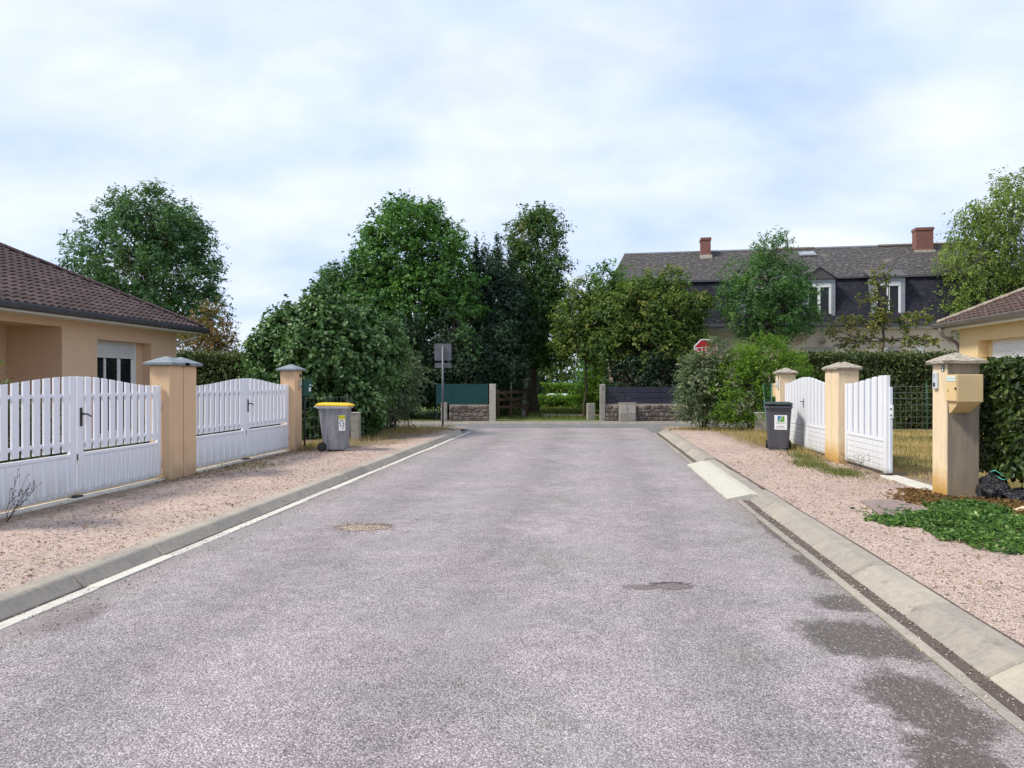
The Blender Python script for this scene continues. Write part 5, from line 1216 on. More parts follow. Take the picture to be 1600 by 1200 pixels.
# ------------------------------------------------------------------ trees and shrubs
tree('ash_tree', 'tall rounded dark green tree behind the left bungalow roof', 'tree', cw(-20.7, 40, -.1),
     [(0, 0, 8.6, 3.9, 3.6, 3.6), (-2.2, 0, 7.0, 2.6, 2.6, 2.6), (2.4, -.3, 6.9, 2.3, 2.4, 2.9), (.3, .2, 10.9, 2.0, 2.0, 1.7), (1.6, 0, 9.8, 2.2, 2.0, 1.9), (-1.4, 0, 5.6, 2.4, 2.2, 1.5), (3.3, 0, 5.4, 1.6, 1.6, 1.6)],
     'leaf_ash', 620, 62, .62, .21, .30, .45, trunk_top=9.5, fork=3.0, shell=.6)
tree('rust_tree', 'small thin tree with rusty brown leaves below the tall dark tree', 'tree', cw(-14.4, 34),
     [(0, 0, 4.2, 1.0, 1.0, 1.4), (-.8, 0, 3.0, 1.2, 1.0, 1.2), (.5, 0, 3.0, .9, .9, 1.0)], 'leaf_rust', 150, 26, .42, .15, .10, trunk_top=5.0, shell=.4)
tree('mulberry_bush', 'big broad-leaved green bush leaning out behind the yellow-lidded bin', 'bush', (-7.5, 18.9, 0),
     [(0, 0, 2.2, 1.4, 1.5, 1.5), (-.9, -.2, 1.8, .9, 1.1, 1.5), (.9, .5, 1.9, 1.2, 1.4, 1.6), (.5, .2, 3.1, 1.1, 1.2, .85), (-.5, 0, 3.0, .75, .9, .75), (.9, 1.5, 2.4, 1.2, 1.3, 1.5), (1.1, -.2, .9, .8, 1.0, .9), (-.3, -.7, 1.0, 1.1, .8, .9), (-1.2, 0, 3.2, .25, .3, .55, .05), (.1, 0, 3.9, .4, .4, .35)],
     'leaf_mulberry', 760, 58, .34, .125, .09, .66, stems=5, trunk_top=3.0, shell=.55, upw=.35, droop=.35, flat=.9, spread=.5, fancy=True)
tree('grey_shrub', 'grey-green buddleia leaning over the verge left of the road end', 'shrub', (-6.15, 21.6, 0),
     [(0, 0, 1.3, .85, .9, 1.2), (.45, .2, 1.5, .6, .6, .9), (-.6, -.3, 1.7, .8, .8, 1.0), (-.5, 0, .8, 1.0, .9, .8)], 'leaf_grey', 230, 36, .32, .13, .05, .3, stems=5, shell=.5, upw=.6, trunk_top=1.8)
tree('dark_shrub', 'dark-leaved shrub filling the verge behind the wire fence', 'shrub', (-7.1, 20.4, 0),
     [(0, 0, 1.2, 1.0, 1.1, 1.3), (.2, 1.2, 1.1, .9, .9, 1.2), (-.3, -1.0, 1.1, 1.0, .9, 1.2), (.3, .3, 2.2, .9, 1.0, .8)], 'leaf_dark', 300, 50, .36, .10, .04, .5, stems=4, shell=.5, trunk_top=1.8)  # dark tone is the plain leaf colour
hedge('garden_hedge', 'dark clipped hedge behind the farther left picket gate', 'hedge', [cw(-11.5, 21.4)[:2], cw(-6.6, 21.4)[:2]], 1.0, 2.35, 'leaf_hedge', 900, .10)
tree('maple_tree', 'tall bright-topped tree above the green windbreak screen', 'tree', cw(-4.5, 31.2),
     [(0, 0, 7.3, 2.2, 2.0, 2.2), (-1.0, 0, 6.4, 1.6, 1.6, 1.7), (1.4, -.2, 6.4, 1.6, 1.5, 2.0), (.1, 0, 8.6, 1.25, 1.2, 1.0), (-2.3, -.2, 5.2, 1.7, 1.7, 1.5), (.3, -.5, 5.0, 2.4, 1.8, 1.5), (2.2, -.3, 4.9, 1.3, 1.4, 1.4), (-1.4, 0, 3.8, 1.9, 1.6, 1.2)],
     'leaf_maple', 700, 58, .50, .17, .22, .55, trunk_top=8.0, fork=2.2, shell=.6)
def shoots(name, label, base, tops, leaf, n=26, ls=.12):
    """upright young shoots, leafy all along"""
    root = thing(name, label, 'tree', base); lines, P, A = [], [], []
    for x, y, z, h in tops:
        q = wander((x * .6, y * .6, 0), (x, y, z), 7, .02); lines.append((q, np.linspace(.035, .006, 7)))
        for k in range(n):
            t_ = rng.uniform(1 - h / z, 1.0) ; p = np.array([np.interp(t_, np.linspace(0, 1, 7), q[:, i]) for i in range(3)])
            d = rng.normal(size=3) * np.array([1, 1, .3]); d /= np.linalg.norm(d); P.append(p + d * rng.uniform(.03, .30) * (1.15 - t_ * .7)); A.append(d + np.array([0, 0, .5]))
    P, A = np.array(P), np.array(A); N = rng.normal(size=P.shape) * .5 + np.array([0, 0, .8])
    V, F, T = leafgeo(P, N, ls, .5, along=A, tint=rng.random(len(P))); link('crown', npmesh('crown', V, F, [leaf], T), root)
    V, F = tubes_np(lines, 5); link('trunk', npmesh('trunk', V, F, ['bark'], smooth=True), root)
    return root
tops = [(random.uniform(-1.5, 1.3), random.uniform(-.5, .5), 0, 0) for _ in range(16)]
tops = [(x, y, 6.5 + .55 * x + random.uniform(-.3, .6), random.uniform(1.4, 2.2)) for x, y, _, _ in tops]
shoots('elder_shoots', 'upright young shoots topping the ragged tree left of the bright one', cw(-7.6, 31.3), tops, 'leaf_dark', 90, .15)
tree('elder_tree', 'ragged dark green tree left of the bright-topped tree', 'tree', cw(-7.3, 31.2),
     [(0, 0, 5.0, 1.5, 1.3, 1.3), (-1.2, 0, 4.0, 1.3, 1.2, 1.3), (.9, 0, 5.7, 1.3, 1.2, 1.4), (-.3, 0, 3.0, 2.1, 1.3, 1.4), (-.3, 0, 6.0, .8, .8, .8), (1.2, 0, 3.9, 1.3, 1.2, 1.3)], 'leaf_ash', 420, 52, .42, .15, .12, trunk_top=4.6, shell=.5)
tops = [(random.uniform(-.8, .7), random.uniform(-.5, .5), random.uniform(7.0, 8.4), random.uniform(1.6, 2.6)) for _ in range(14)]
shoots('plum_shoots', 'spiky dark shoots rising between the two tall trees', cw(-1.0, 32.5), tops, 'leaf_plum', 80, .15)
tree('plum_tree', 'dark purple-leaved tree between the two tall trees', 'tree', cw(-.95, 32.4),
     [(0, 0, 6.5, 1.15, 1.0, 1.2), (-.3, 0, 5.3, 1.5, 1.2, 1.4), (.5, 0, 5.2, 1.3, 1.2, 1.3), (.3, 0, 4.0, 1.6, 1.2, 1.4), (-.2, 0, 2.8, 1.6, 1.2, 1.2), (-.9, 0, 4.2, 1.1, 1.0, 1.3)], 'leaf_plum', 480, 55, .42, .15, .12, trunk_top=6.5, shell=.5)
tree('chestnut_tree', 'tall narrow chestnut with thick dark trunk beside the wooden gate', 'tree', cw(1.05, 34.6),
     [(.15, 0, 8.5, 1.35, 1.3, 1.5), (0, 0, 6.8, 1.7, 1.6, 1.7), (.45, -.2, 5.4, 1.6, 1.5, 1.5), (-.4, 0, 4.8, 1.5, 1.3, 1.3), (.6, 0, 4.0, 1.5, 1.3, 1.1), (.2, 0, 9.5, .85, .85, .65), (-.5, -.4, 3.2, 1.3, 1.0, .9), (1.1, -.2, 3.1, 1.0, .9, .8)],
     'leaf_chestnut', 620, 52, .44, .165, .29, .5, trunk_top=9.0, fork=3.4, shell=.6, droop=.35, flat=.9)
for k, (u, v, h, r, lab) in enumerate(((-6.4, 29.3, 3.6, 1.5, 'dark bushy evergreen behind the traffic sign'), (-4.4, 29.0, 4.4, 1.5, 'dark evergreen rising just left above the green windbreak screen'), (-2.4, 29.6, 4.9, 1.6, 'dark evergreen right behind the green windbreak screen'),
                                       (-.7, 30.3, 4.6, 1.2, 'dark drooping evergreen over the open wooden gate'), (-8.6, 29.6, 4.0, 1.6, 'dark evergreen beyond the left verge bushes'), (-3.2, 34.5, 5.6, 2.4, 'dark evergreen added behind the screen to close light gaps'), (-.3, 37.0, 5.2, 1.9, 'dark evergreen added behind the chestnut to close light gaps'), (-6.2, 35.0, 5.5, 2.4, 'dark evergreen added left of the screen to close light gaps'))):  # rear evergreens are added to close light gaps between the crowns
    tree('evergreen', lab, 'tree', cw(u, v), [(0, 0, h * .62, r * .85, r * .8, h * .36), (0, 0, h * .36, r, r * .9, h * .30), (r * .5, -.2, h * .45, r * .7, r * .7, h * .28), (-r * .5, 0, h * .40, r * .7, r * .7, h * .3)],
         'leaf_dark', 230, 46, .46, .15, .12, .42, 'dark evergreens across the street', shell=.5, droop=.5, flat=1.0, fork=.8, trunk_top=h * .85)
tree('light_shrub', 'pale green leafy sprays lit in front of the dark evergreens', 'shrub', cw(-1.7, 28.5),
     [(0, 0, 2.9, .45, .4, .55), (.35, 0, 2.3, .35, .35, .4), (-.2, 0, 3.4, .3, .3, .3)], 'leaf_ash', 40, 22, .25, .13, .03, stems=3, shell=.3, trunk_top=2.8)
tree('hornbeam_tree', 'yellowing green tree spreading above the navy board fence', 'tree', cw(5.4, 29.7),
     [(0, 0, 4.2, 2.0, 1.4, 1.5), (-1.3, 0, 3.9, 1.3, 1.2, 1.3), (1.3, -.1, 4.3, 1.3, 1.2, 1.2), (1.2, 0, 5.6, .55, .6, .75), (.5, 0, 5.7, .4, .5, .6), (.0, 0, 5.2, .5, .6, .6), (-.6, 0, 4.9, .6, .7, .6), (-1.5, 0, 4.9, .35, .4, .6), (2.6, 0, 4.9, .5, .4, .25), (.2, -.3, 3.0, 2.1, 1.2, 1.0), (1.9, 0, 3.2, .9, 1.0, 1.3), (2.3, 0, 4.6, .6, .6, .5), (-1.6, -.1, 2.9, 1.0, 1.0, .9)],
     'leaf_yellow', 640, 56, .38, .125, .10, .6, stems=3, trunk_top=4.0, shell=.5, tintvar=.5, spread=.4)
tree('dark_understorey', 'dark shrubs in the shade behind the navy board fence', 'shrub', cw(5.6, 28.9),
     [(-.8, 0, 1.5, 1.0, .6, .9), (.5, 0, 1.4, 1.1, .6, 1.0), (1.5, 0, 1.6, .9, .6, 1.1), (0, 0, 2.3, 1.5, .7, .6)], 'leaf_dark', 240, 50, .36, .12, .05, stems=5, trunk_top=1.8, shell=.4, spread=.8)
tree('lime_tree', 'plain green tree at the left gable of the long slate house', 'tree', cw(4.4, 31.4),
     [(0, 0, 5.6, .95, .9, 1.2), (-.5, 0, 4.6, .9, .9, 1.2), (.5, 0, 4.9, .9, .8, 1.1)], 'leaf_maple', 150, 40, .40, .15, .10, trunk_top=5.8, shell=.5)
tree('willow_tree', 'slim yellow-green tree leaning over the grass entrance', 'tree', cw(3.1, 30.4),
     [(0, 0, 5.2, .7, .7, .85), (-.4, 0, 4.2, 1.0, .8, 1.0), (-.2, 0, 3.2, 1.2, .9, .8), (.4, 0, 4.2, .9, .8, 1.0), (-.9, 0, 3.3, .5, .5, .45), (.2, 0, 2.9, 1.0, .7, .6)], 'leaf_yellow', 320, 34, .38, .13, .07, trunk_top=4.4, shell=.45)
tree('robinia_tree', 'feathery green tree in front of the slate roof between the chimneys', 'tree', cw(10.4, 28.7),
     [(0, 0, 5.4, 1.55, 1.2, 1.2), (-.9, 0, 4.6, 1.1, 1.0, 1.4), (.9, 0, 4.5, 1.15, 1.0, 1.2), (.25, 0, 6.7, .85, .8, .85), (.1, 0, 3.7, 1.3, 1.0, .8), (-1.55, 0, 5.3, .5, .5, 1.2)],
     'leaf_robinia', 330, 52, .42, .13, .09, .38, stems=3, trunk_top=5.5, shell=.55, spread=.3)
tree('apple_tree', 'yellowing espalier-like tree with wide level branches above the dark hedge', 'tree', cw(14.9, 28.9),
     [(-.05, 0, 5.5, .35, .35, .75), (0, 0, 4.6, .42, .45, .9), (-.45, 0, 5.0, .32, .3, .35), (.4, 0, 5.8, .22, .25, .3), (-1.2, 0, 3.85, .9, .4, .30), (1.3, 0, 3.9, 1.0, .4, .36), (-.7, 0, 3.15, 1.0, .5, .28), (1.0, 0, 3.2, .8, .5, .28), (2.0, 0, 3.15, .5, .4, .22), (-1.8, 0, 3.5, .35, .35, .22), (.05, 0, 3.9, .45, .4, .5)],
     'leaf_apple', 190, 17, .24, .125, .07, .6, trunk_top=5.6, shell=.35, fork=2.6, tintvar=.5)
tree('birch_tree', 'tall loose birch with drooping twigs behind the right bungalow', 'tree', cw(20.9, 30.2),
     [(0, 0, 7.6, 2.2, 1.9, 2.4), (-1.3, 0, 6.0, 1.5, 1.5, 2.4), (-1.9, 0, 5.0, 1.1, 1.1, 1.6), (1.3, 0, 6.5, 1.7, 1.7, 2.4), (.4, 0, 9.3, 1.1, 1.1, 1.2), (-1.3, 0, 4.6, 1.5, 1.4, 1.5), (.6, 0, 4.5, 2.0, 1.6, 1.6), (-.7, 0, 8.3, 1.0, 1.0, 1.2)],
     'leaf_birch', 820, 42, .44, .115, .16, .6, None, 'bark_pale', 9.5, shell=.4, droop=.9, flat=1.5, fork=2.5, upw=.2)
tree('grey_shrub', 'tall grey-green buddleia with pale flower spikes before the stop sign', 'shrub', (3.5, 23.0, 0),
     [(0, 0, 1.1, .72, .6, 1.15), (-.22, 0, 1.6, .5, .5, .85), (.52, 0, 2.2, .45, .45, .85), (.0, -.1, 1.98, .48, .4, .5), (.3, .2, 1.2, .5, .5, 1.1), (-.3, -.1, .6, .5, .45, .55)], 'leaf_grey', 300, 44, .26, .11, .05, .26, stems=6, shell=.5, upw=.7, trunk_top=1.9)
root = [o for o in C.objects if o.name.startswith('grey_shrub')][-1]
P, A = [], []
for k in range(26):
    a = random.uniform(0, 6.28); z = random.uniform(.6, 2.6); r_ = .62 * math.sqrt(max(.05, 1 - ((z - 1.3) / 1.9) ** 2)) + .12
    d = np.array([math.cos(a), math.sin(a), .45]); p = np.array([.1 + r_ * d[0], .0 + r_ * d[1] * .9, z])
    for j in range(14): P.append(p + d * j * .013 + rng.normal(size=3) * .008); A.append(d)
V, F, T = leafgeo(np.array(P), rng.normal(size=(len(P), 3)), .055, .6, along=np.array(A)); o = link('flower_spikes', npmesh('flower_spikes', V, F, ['flower'], T), root); tag(o, 'pale faded flower spikes', kind='stuff')
tree('forsythia_bush', 'rounded bright green bush beside the green mesh fence', 'bush', (5.2, 22.95, 0),
     [(0, 0, 1.35, 1.35, 1.0, 1.35), (-.75, -.2, 1.1, .8, .8, 1.1), (.9, 0, 1.3, .8, .9, 1.2), (.1, 0, 2.25, 1.05, .8, .65), (-.3, -.4, .7, 1.0, .6, .7), (.9, -.3, .6, .8, .6, .6)], 'leaf_bright', 480, 60, .30, .085, .04, .36, stems=6, shell=.62, upw=.75, trunk_top=1.7)
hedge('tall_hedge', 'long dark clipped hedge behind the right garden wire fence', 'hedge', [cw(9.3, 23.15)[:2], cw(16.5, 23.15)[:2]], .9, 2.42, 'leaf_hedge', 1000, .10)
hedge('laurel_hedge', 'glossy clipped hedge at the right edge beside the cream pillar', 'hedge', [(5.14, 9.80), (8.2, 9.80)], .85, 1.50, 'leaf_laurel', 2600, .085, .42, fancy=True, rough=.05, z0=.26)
tree('laurel_shrub', 'loose leafy lower sprays at the foot of the glossy hedge', 'shrub', (5.85, 9.45, 0), [(0, 0, .38, .35, .25, .36), (.5, 0, .4, .45, .25, .38), (1.1, 0, .4, .5, .25, .4), (1.8, 0, .4, .5, .25, .4)], 'leaf_laurel', 120, 26, .2, .08, .02, .42, stems=4, trunk_top=.6, shell=.4, fancy=True)
hedge('far_hedge', 'low rough hedge across the lawn beyond the chestnut trunk', 'hedge', [cw(.9, 41.5)[:2], cw(6.2, 41.5)[:2]], 1.0, .66, 'leaf_bright', 700, .12, rough=.12)
hedge('far_hedge', 'taller pale clipped hedge behind the white car roof', 'hedge', [cw(-6, 52)[:2], cw(9.0, 52)[:2]], 1.2, 2.0, 'leaf_bright', 320, .18, z0=-.65)
for k, (u, v, h, r, lf, lab) in enumerate(((4.75, 36.0, 2.6, 1.0, 'leaf_bright', 'light green shrub behind the numbered gatepost'), (4.1, 33.0, 1.7, .6, 'leaf_bright', 'small yellow-green shrub next to the low stone pier'), (-6.0, 54, 7, 3.2, 'leaf_maple', 'leafy background tree far behind the dark evergreens'), (2.5, 58, 6.5, 3.2, 'leaf_yellow', 'leafy background tree far behind the grass entrance'),
                                       (8.5, 57, 6.2, 3.4, 'leaf_maple', 'leafy background tree far behind the numbered gatepost'), (1.0, 49.5, 2.2, 1.0, 'leaf_dark', 'dark shrub left of the white car roof'), (5.0, 39.0, 3.2, 1.3, 'leaf_maple', 'green shrub behind the navy board fence'))):
    tree('background_tree' if v > 50 else 'garden_shrub', lab, 'tree' if v > 50 else 'shrub', cw(u, v, -.65 if v > 45 else 0), [(0, 0, h * .6, r, r, h * .36), (r * .4, 0, h * .4, r * .8, r * .8, h * .3), (-r * .4, 0, h * .35, r * .8, r * .8, h * .32)],
         lf, 120 if v > 50 else 90, 50, .5 if v < 50 else .9, .15 if v < 50 else .26, .05 if v < 50 else .2, shell=.5, trunk_top=h * .8, group='greenery beyond the lawn')
tree('garden_shrub', 'leafy shrub peeping over the left edge picket gate', 'shrub', (-8.3, 8.6, 0), [(0, 0, .9, .8, .9, .75), (0, 1.1, .7, .7, .8, .6)], 'leaf_laurel', 110, 30, .28, .09, .03, stems=4, trunk_top=1.0, shell=.4)
tree('garden_shrub', 'low green planting glimpsed between the farther left gate slats', 'shrub', (-8.2, 13.0, 0), [(0, 0, .45, .5, 1.1, .45)], 'leaf_hedge', 60, 30, .25, .08, .03, stems=4, trunk_top=.5, shell=.3)

# ------------------------------------------------------------------ things on the ground
# ramp slab at the dropped kerb
t = thing('kerb_ramp', 'pale concrete ramp slab over the right gutter at the dropped kerb', 'ramp', (0, 0, 0))
m = MB(); ys = np.linspace(9.62, 13.60, 24)
m.loft([[(1.80, y, -.10), (2.19, y, -.10), (2.20 + random.uniform(-.008, .008), y, .020), (2.10, y, .026 + random.uniform(-.003, .003)), (1.80 + random.uniform(-.014, .014), y, -.040)] for y in ys]); m.build('slab', 'ramp', t)
# pavement inspection slab, threshold
t = thing('inspection_cover', 'rough brown inspection slab flush with the gravel beside the leaf heap', 'cover', (3.62, 8.76, 0))
m = MB(); m.loft([[(-.25, .57, z), (-.41, -.58, z), (.10, -.62, z), (.30, .0, z), (.20, .60, z)] for z in (-.05, .026)]); bmesh.ops.bevel(m.bm, geom=m.bm.edges[:], offset=.008, segments=1, affect='EDGES'); m.build('slab', 'manhole', t)
MB().box(-.05, .01, -.02, .02, .0265, .031).build('lifting_slot', 'ink', t)
t = thing('threshold', 'pale concrete threshold strip across the open right gateway', 'threshold', (4.70, 10.95, 0), R(90))
for k in range(2): MB().box(-.88 + k * .885, -.004 + k * .885, -.14, .14, -.05, .028, .008).build('slab', 'kerb_pale', t)
for y0, y1, lab in ((6.7, 10.2, 'white worn plinth under the nearest left picket gate'), (11.05, 14.8, 'white worn plinth under the farther left picket gate')):
    t = thing('threshold', lab, 'threshold', (-6.50, (y0 + y1) / 2, 0)); L = (y1 - y0) / 2
    for k in range(4): MB().box(-.10, .06, -L + k * L / 2 + .004, -L + (k + 1) * L / 2 - .004, -.06, .028, .008).build('slab', 'kerb_pale', t, jitter=.003)
# bin bag
t = thing('rubbish_bag', 'crumpled black rubbish bag between the cream pillar and the hedge', 'bag', (5.10, 9.66, 0))
m = MB(); bmesh.ops.create_icosphere(m.bm, subdivisions=4, radius=1)
for v in m.bm.verts:
    n = v.co.copy(); a = math.atan2(n.y, n.x)
    f = 1 + .10 * math.sin(5 * a + 3 * n.z) + .07 * math.sin(9 * a - 5 * n.z) + .05 * math.sin(17 * a + 7 * n.z) + .04 * math.sin(23 * n.z + 4 * a) + random.uniform(-.012, .012)
    w_ = 1 - .45 * max(0, n.z) ** 1.5
    v.co = Vector((n.x * .20 * f * w_, n.y * .17 * f * w_, .14 + n.z * .19 * f))
    if v.co.z < .012: v.co.z = .012
m.build('bag_body', 'bag', t, smooth=True)
m = MB(); m.loft([[(r_ * math.cos(a) * (1 + .3 * math.sin(5 * a)), r_ * math.sin(a) * (1 + .3 * math.cos(4 * a)), z) for a in np.linspace(0, 2 * math.pi, 17)[:-1]] for r_, z in ((.05, .29), (.022, .33), (.045, .365), (.06, .385))]); m.build('bag_neck', 'bag', t)
m = MB(); m.tube([(-.02, -.03, .32), (-.06, -.06, .37), (-.02, -.09, .385), (.06, -.12, .33), (.10, -.12, .28), (.07, -.09, .27), (.0, -.06, .32)], .005, 6); m.build('drawstring', 'cord_green', t, smooth=True)
# second slumped half of the bag's heap
t = thing('rubbish_bag', 'slumped smaller black rubbish bag against the hedge foot', 'bag', (5.33, 9.46, 0))
m = MB(); bmesh.ops.create_icosphere(m.bm, subdivisions=4, radius=1)
for v in m.bm.verts:
    n = v.co.copy(); a = math.atan2(n.y, n.x); f = 1 + .10 * math.sin(4 * a + 4 * n.z) + .07 * math.sin(11 * a - 6 * n.z) + .04 * math.sin(19 * n.z + 7 * a) + random.uniform(-.012, .012)
    v.co = Vector((n.x * .19 * f, n.y * .14 * f, max(.012, .07 + n.z * .11 * f)))
m.build('bag_body', 'bag', t, smooth=True)
m = MB(); m.tube([(.12, 0, .13), (.17, .02, .17), (.21, .01, .15)], [.03, .015, .035], 8); m.build('bag_neck', 'bag', t, smooth=True)

# heap of fresh cuttings
def heap(n, c, rx, ry, hz, ang):
    a = rng.uniform(0, 2 * np.pi, n); r_ = np.sqrt(rng.random(n)); x, y = r_ * np.cos(a), r_ * np.sin(a)
    edge = 1 + .22 * np.sin(3 * a + 1) + .12 * np.sin(7 * a); x, y = x * edge, y * edge
    z = hz * np.clip(1 - x * x - y * y, 0.03, 1) ** .7 * (.55 + .45 * rng.random(n)) * (1 + .35 * np.sin(6 * x + 2) * np.cos(5 * y))
    ca, sa = math.cos(ang), math.sin(ang)
    return np.stack([c[0] + rx * x * ca - ry * y * sa, c[1] + rx * x * sa + ry * y * ca, .012 + z], 1)
t = thing('cuttings_heap', 'fresh green heap of hedge cuttings spread over the right pavement', 'cuttings', (4.05, 7.88, 0))
P = np.concatenate([heap(3100, (0, 0), .68, .76, .11, .3), heap(900, (-.6, .1), .5, .26, .05, .1), heap(1000, (.35, .9), .45, .4, .09, .2), heap(900, (-.35, -.75), .38, .45, .06, .2), heap(600, (0, 0), 1.0, 1.05, .02, .3)])
N = rng.normal(size=P.shape) * .85 + np.array([0, 0, .9]); V, F, T = leafgeo(P, N, .062, .34, tint=np.clip(rng.normal(.40, .28, len(P)), 0, 1), fancy=True, curl=.15, sizevar=.55)
tag(link('leaves', npmesh('leaves', V, F, ['leaf_cut'], T), t), kind='stuff')
lines = [(wander(p, p + np.array([*rng.normal(size=2) * .16, rng.uniform(-.02, .05)]), 4, .1), np.linspace(.005, .002, 4)) for p in P[rng.choice(len(P), 420)]]
V, F = tubes_np(lines, 4); tag(link('cut_stems', npmesh('cut_stems', V, F, ['leaf_cut'], np.full(len(V), .3)), t), kind='stuff')
# carton scrap
t = tag(MB().poly([(4.86, 8.63, .03), (5.06, 8.70, .05), (5.02, 8.82, .06), (4.83, 8.74, .04), (4.94, 8.72, .085)], [(0, 1, 4), (1, 2, 4), (2, 3, 4), (3, 0, 4)]).build('paper_scrap', 'carton'), 'crumpled tan scrap of paper on the brown hedge litter', 'paper scrap')

# litter, dry grass and weeds: nobody could count these
def scatter_litter(name, sampler, n, size, mat, lab, asp=.35):
    P = sampler(n); N = rng.normal(size=P.shape) * .45 + np.array([0, 0, 1.]); V, F, T = leafgeo(P, N, size, asp, tint=rng.random(len(P)), curl=.15)
    return tag(link(name, npmesh(name, V, F, [mat], T)), lab, 'litter', kind='stuff')
def box_s(x0, x1, y0, y1, zmax=.01, px=1.0, py=1.0, flipx=False):
    def f(n):
        x = rng.random(n) ** px; x = 1 - x if flipx else x
        return np.stack([x0 + (x1 - x0) * x, y0 + (y1 - y0) * rng.random(n) ** py, .006 + zmax * rng.random(n)], 1)
    return f
def cat_s(*fs):
    def f(n):
        w_ = [k for _, k in fs]; tot = sum(w_); return np.concatenate([g(int(n * k / tot)) for g, k in fs])
    return f
def gauss_s(c, s, zmax=.02):
    return lambda n: np.stack([c[0] + rng.normal(size=n) * s[0], c[1] + rng.normal(size=n) * s[1], .006 + zmax * rng.random(n)], 1)
scatter_litter('hedge_litter', cat_s((box_s(4.7, 7.6, 8.2, 9.5, .05, 1.0, .7), 5), (gauss_s((4.35, 9.45), (.22, .25), .04), 2), (box_s(4.2, 4.6, 9.0, 10.4, .03), 1)), 9000, .07, 'litter', 'brown dry hedge litter at the foot of the glossy hedge', .12)
scatter_litter('dead_leaves', cat_s((box_s(-6.45, -5.6, 9.8, 16.5, .012, 2.2), 3), (box_s(-6.6, -4.6, 14, 22, .012, 1.5), 3), (box_s(-6.45, -4.2, 5.0, 15, .008), 1.5), (box_s(2.5, 4.5, 5.0, 16, .008), .8), (box_s(3.6, 4.6, 11, 17, .015, 2.2, 1, True), 2)), 3600, .035, 'litter', 'dead leaves strewn along the gates and fences', .5)
def tl(P): return np.clip(rng.normal(.55, .28, len(P)), 0, 1)
blades('verge_grass', cat_s((box_s(-6.6, -5.2, 15.3, 22.5, 0, 1.7), 4), (box_s(-6.4, -4.4, 20, 23.2, 0), 3), (box_s(-6.5, -6.2, 14.9, 17.5, 0), 1)), 5200, .14, ['grass_dry'], .004, .8, tl, 'dry straw-coloured grass along the left verge', 'grass')
blades('verge_grass', cat_s((box_s(3.7, 5.5, 17.0, 22.6, 0, 1.8, 1, True), 5), (gauss_s((4.45, 18.6), (.25, 1.0), 0), 3), (gauss_s((3.6, 22.8), (.7, .3), 0), 2), (gauss_s((4.5, 15.6), (.08, .8), 0), .5)), 6000, .14, ['grass_dry'], .004, .8, tl, 'dry straw-coloured grass along the right verge', 'grass')
blades('weeds', cat_s((gauss_s((4.2, 14.6), (.13, .45), 0), 2), (gauss_s((3.95, 13.3), (.15, .35), 0), 3), (gauss_s((4.1, 12.2), (.14, .3), 0), 3), (gauss_s((4.35, 16.9), (.15, .5), 0), 2), (gauss_s((-6.35, 15.6), (.12, .25), 0), 1), (gauss_s((-5.9, 12.0), (.22, .3), 0), .5)), 4200, .07, ['grass_green'], .005, .9, None, 'low green weeds in front of the boarded gates', 'weeds')
def lawn_s(n): return np.stack([rng.uniform(5.0, 13, n), rng.uniform(10.5, 22.8, n), np.zeros(n)], 1)
blades('lawn_grass', lawn_s, 26000, .09, ['grass_dry'], .006, .8, lambda P: np.clip(.45 + .5 * np.sin(P[:, 1] * 1.7) * np.cos(P[:, 0] * 1.1) + rng.normal(0, .2, len(P)), 0, 1), 'short dry lawn grass in the right garden', 'grass')
blades('meadow_grass', lambda n: np.array([cw(a, b) for a, b in zip(*(lambda a, b: (a[~((a > 1.3) & (b > 30.6) & (b < 33))], b[~((a > 1.3) & (b > 30.6) & (b < 33))]))(rng.uniform(-2, 6, n), rng.uniform(28.2, 41, n)))]), 14000, .14, ['grass_green'], .010, .7, lambda P: np.clip(rng.normal(.4, .25, len(P)), 0, 1), 'green grass of the entrance across the street', 'grass')
# bare dry stalks in front of the nearest gate
t = thing('dry_weed', 'dry leafless weed stalks in front of the nearest picket gate', 'weed', (-6.20, 6.95, 0))
lines = []
for k in range(7):
    a = rng.uniform(-.5, 1.3); top = np.array([.06 * math.cos(a) + rng.uniform(-.06, .06), .30 * math.sin(a) + .12, rng.uniform(.22, .46)])
    q = wander((0, 0, 0), top, 6, .03); lines.append((q, np.linspace(.0028, .0016, 6)))
    for j in range(6):
        b_ = q[rng.integers(2, 6)]; e = b_ + np.array([rng.uniform(-.05, .05), rng.uniform(-.07, .1), rng.uniform(.02, .10)]); lines.append((wander(b_, e, 3, .05), np.linspace(.0025, .0016, 3)))
        lines.append((np.array([e, e + np.array([0, .004, .012])]), [.006, .004]))
V, F = tubes_np(lines, 5); link('stalks', npmesh('stalks', V, F, ['bark'], smooth=True), t)
t = thing('dry_weed', 'wispy weed stems in front of the lone boarded gate leaf', 'weed', (4.42, 12.35, 0)); lines = []
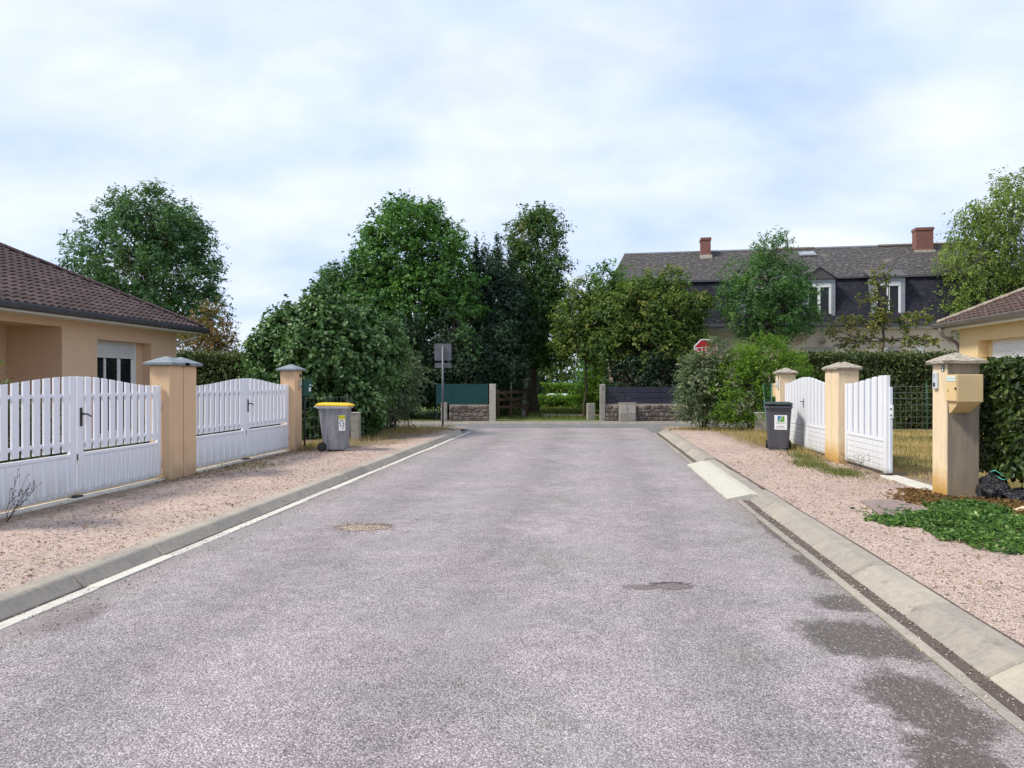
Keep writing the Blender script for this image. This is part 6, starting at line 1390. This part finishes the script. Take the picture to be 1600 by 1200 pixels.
for k in range(9):
    q = wander((rng.uniform(-.05, .05), rng.uniform(-.25, .25), 0), (rng.uniform(-.15, .15), rng.uniform(-.5, .5), rng.uniform(.2, .45)), 5, .04); lines.append((q, np.linspace(.0022, .0012, 5)))
    for j in range(4):
        b_ = q[rng.integers(2, 5)]; lines.append((wander(b_, b_ + rng.normal(size=3) * .06, 3, .05), np.linspace(.002, .003, 3)))
V, F = tubes_np(lines, 4); link('stalks', npmesh('stalks', V, F, ['bark'], smooth=True), t)
# loose stones
def pebbles(name, sampler, n, lab, mat, smin=.003, smax=.009):
    P = sampler(n); n = len(P); s = rng.uniform(smin, smax, n)[:, None, None]
    o_ = np.array([[1, 0, 0], [0, 1, 0], [-1, 0, 0], [0, -1, 0], [0, 0, .7], [0, 0, -.7]]) [None] * (1 + rng.uniform(-.35, .35, (n, 6, 3)))
    V = (P[:, None] + o_ * s).reshape(-1, 3); b = np.arange(n)[:, None] * 6
    F = np.concatenate([b + np.array([x]) for x in ([0, 1, 4], [1, 2, 4], [2, 3, 4], [3, 0, 4], [1, 0, 5], [2, 1, 5], [3, 2, 5], [0, 3, 5])])
    return tag(link(name, npmesh(name, V, F, [mat], np.repeat(rng.random(n), 6))), lab, 'gravel', kind='stuff')
M['pebble'] = leafmat('pebble', [(0.16, 0.12, 0.10), (0.40, 0.31, 0.27), (0.62, 0.52, 0.46)], 0.0, .9)
pebbles('loose_gravel', cat_s((box_s(-6.4, -4.1, 4.0, 15, 0), 3), (box_s(2.45, 4.5, 3.5, 14, 0), 3)), 9000, 'loose pink gravel on both pavements', 'pebble')
def stones_s(n): return cat_s((box_s(-6.4, -4.1, 4.0, 16, .004), 3), (box_s(2.45, 4.5, 3.5, 16, .004), 3))(n)
pebbles('loose_stones', stones_s, 700, 'scattered larger stones on both pavements', 'pebble', .006, .015)
o = pebbles('road_grit', cat_s((box_s(-3.85, -3.3, 3.0, 18, 0, 1.6), 2), (box_s(1.75, 2.08, 3.0, 14, 0, 1.6, 1, True), 1.2), (gauss_s((-2.42, 7.38), (.2, .12), 0), .6)), 4200, 'loose grit in the gutters and potholes', 'pebble'); o.location.z = ZR
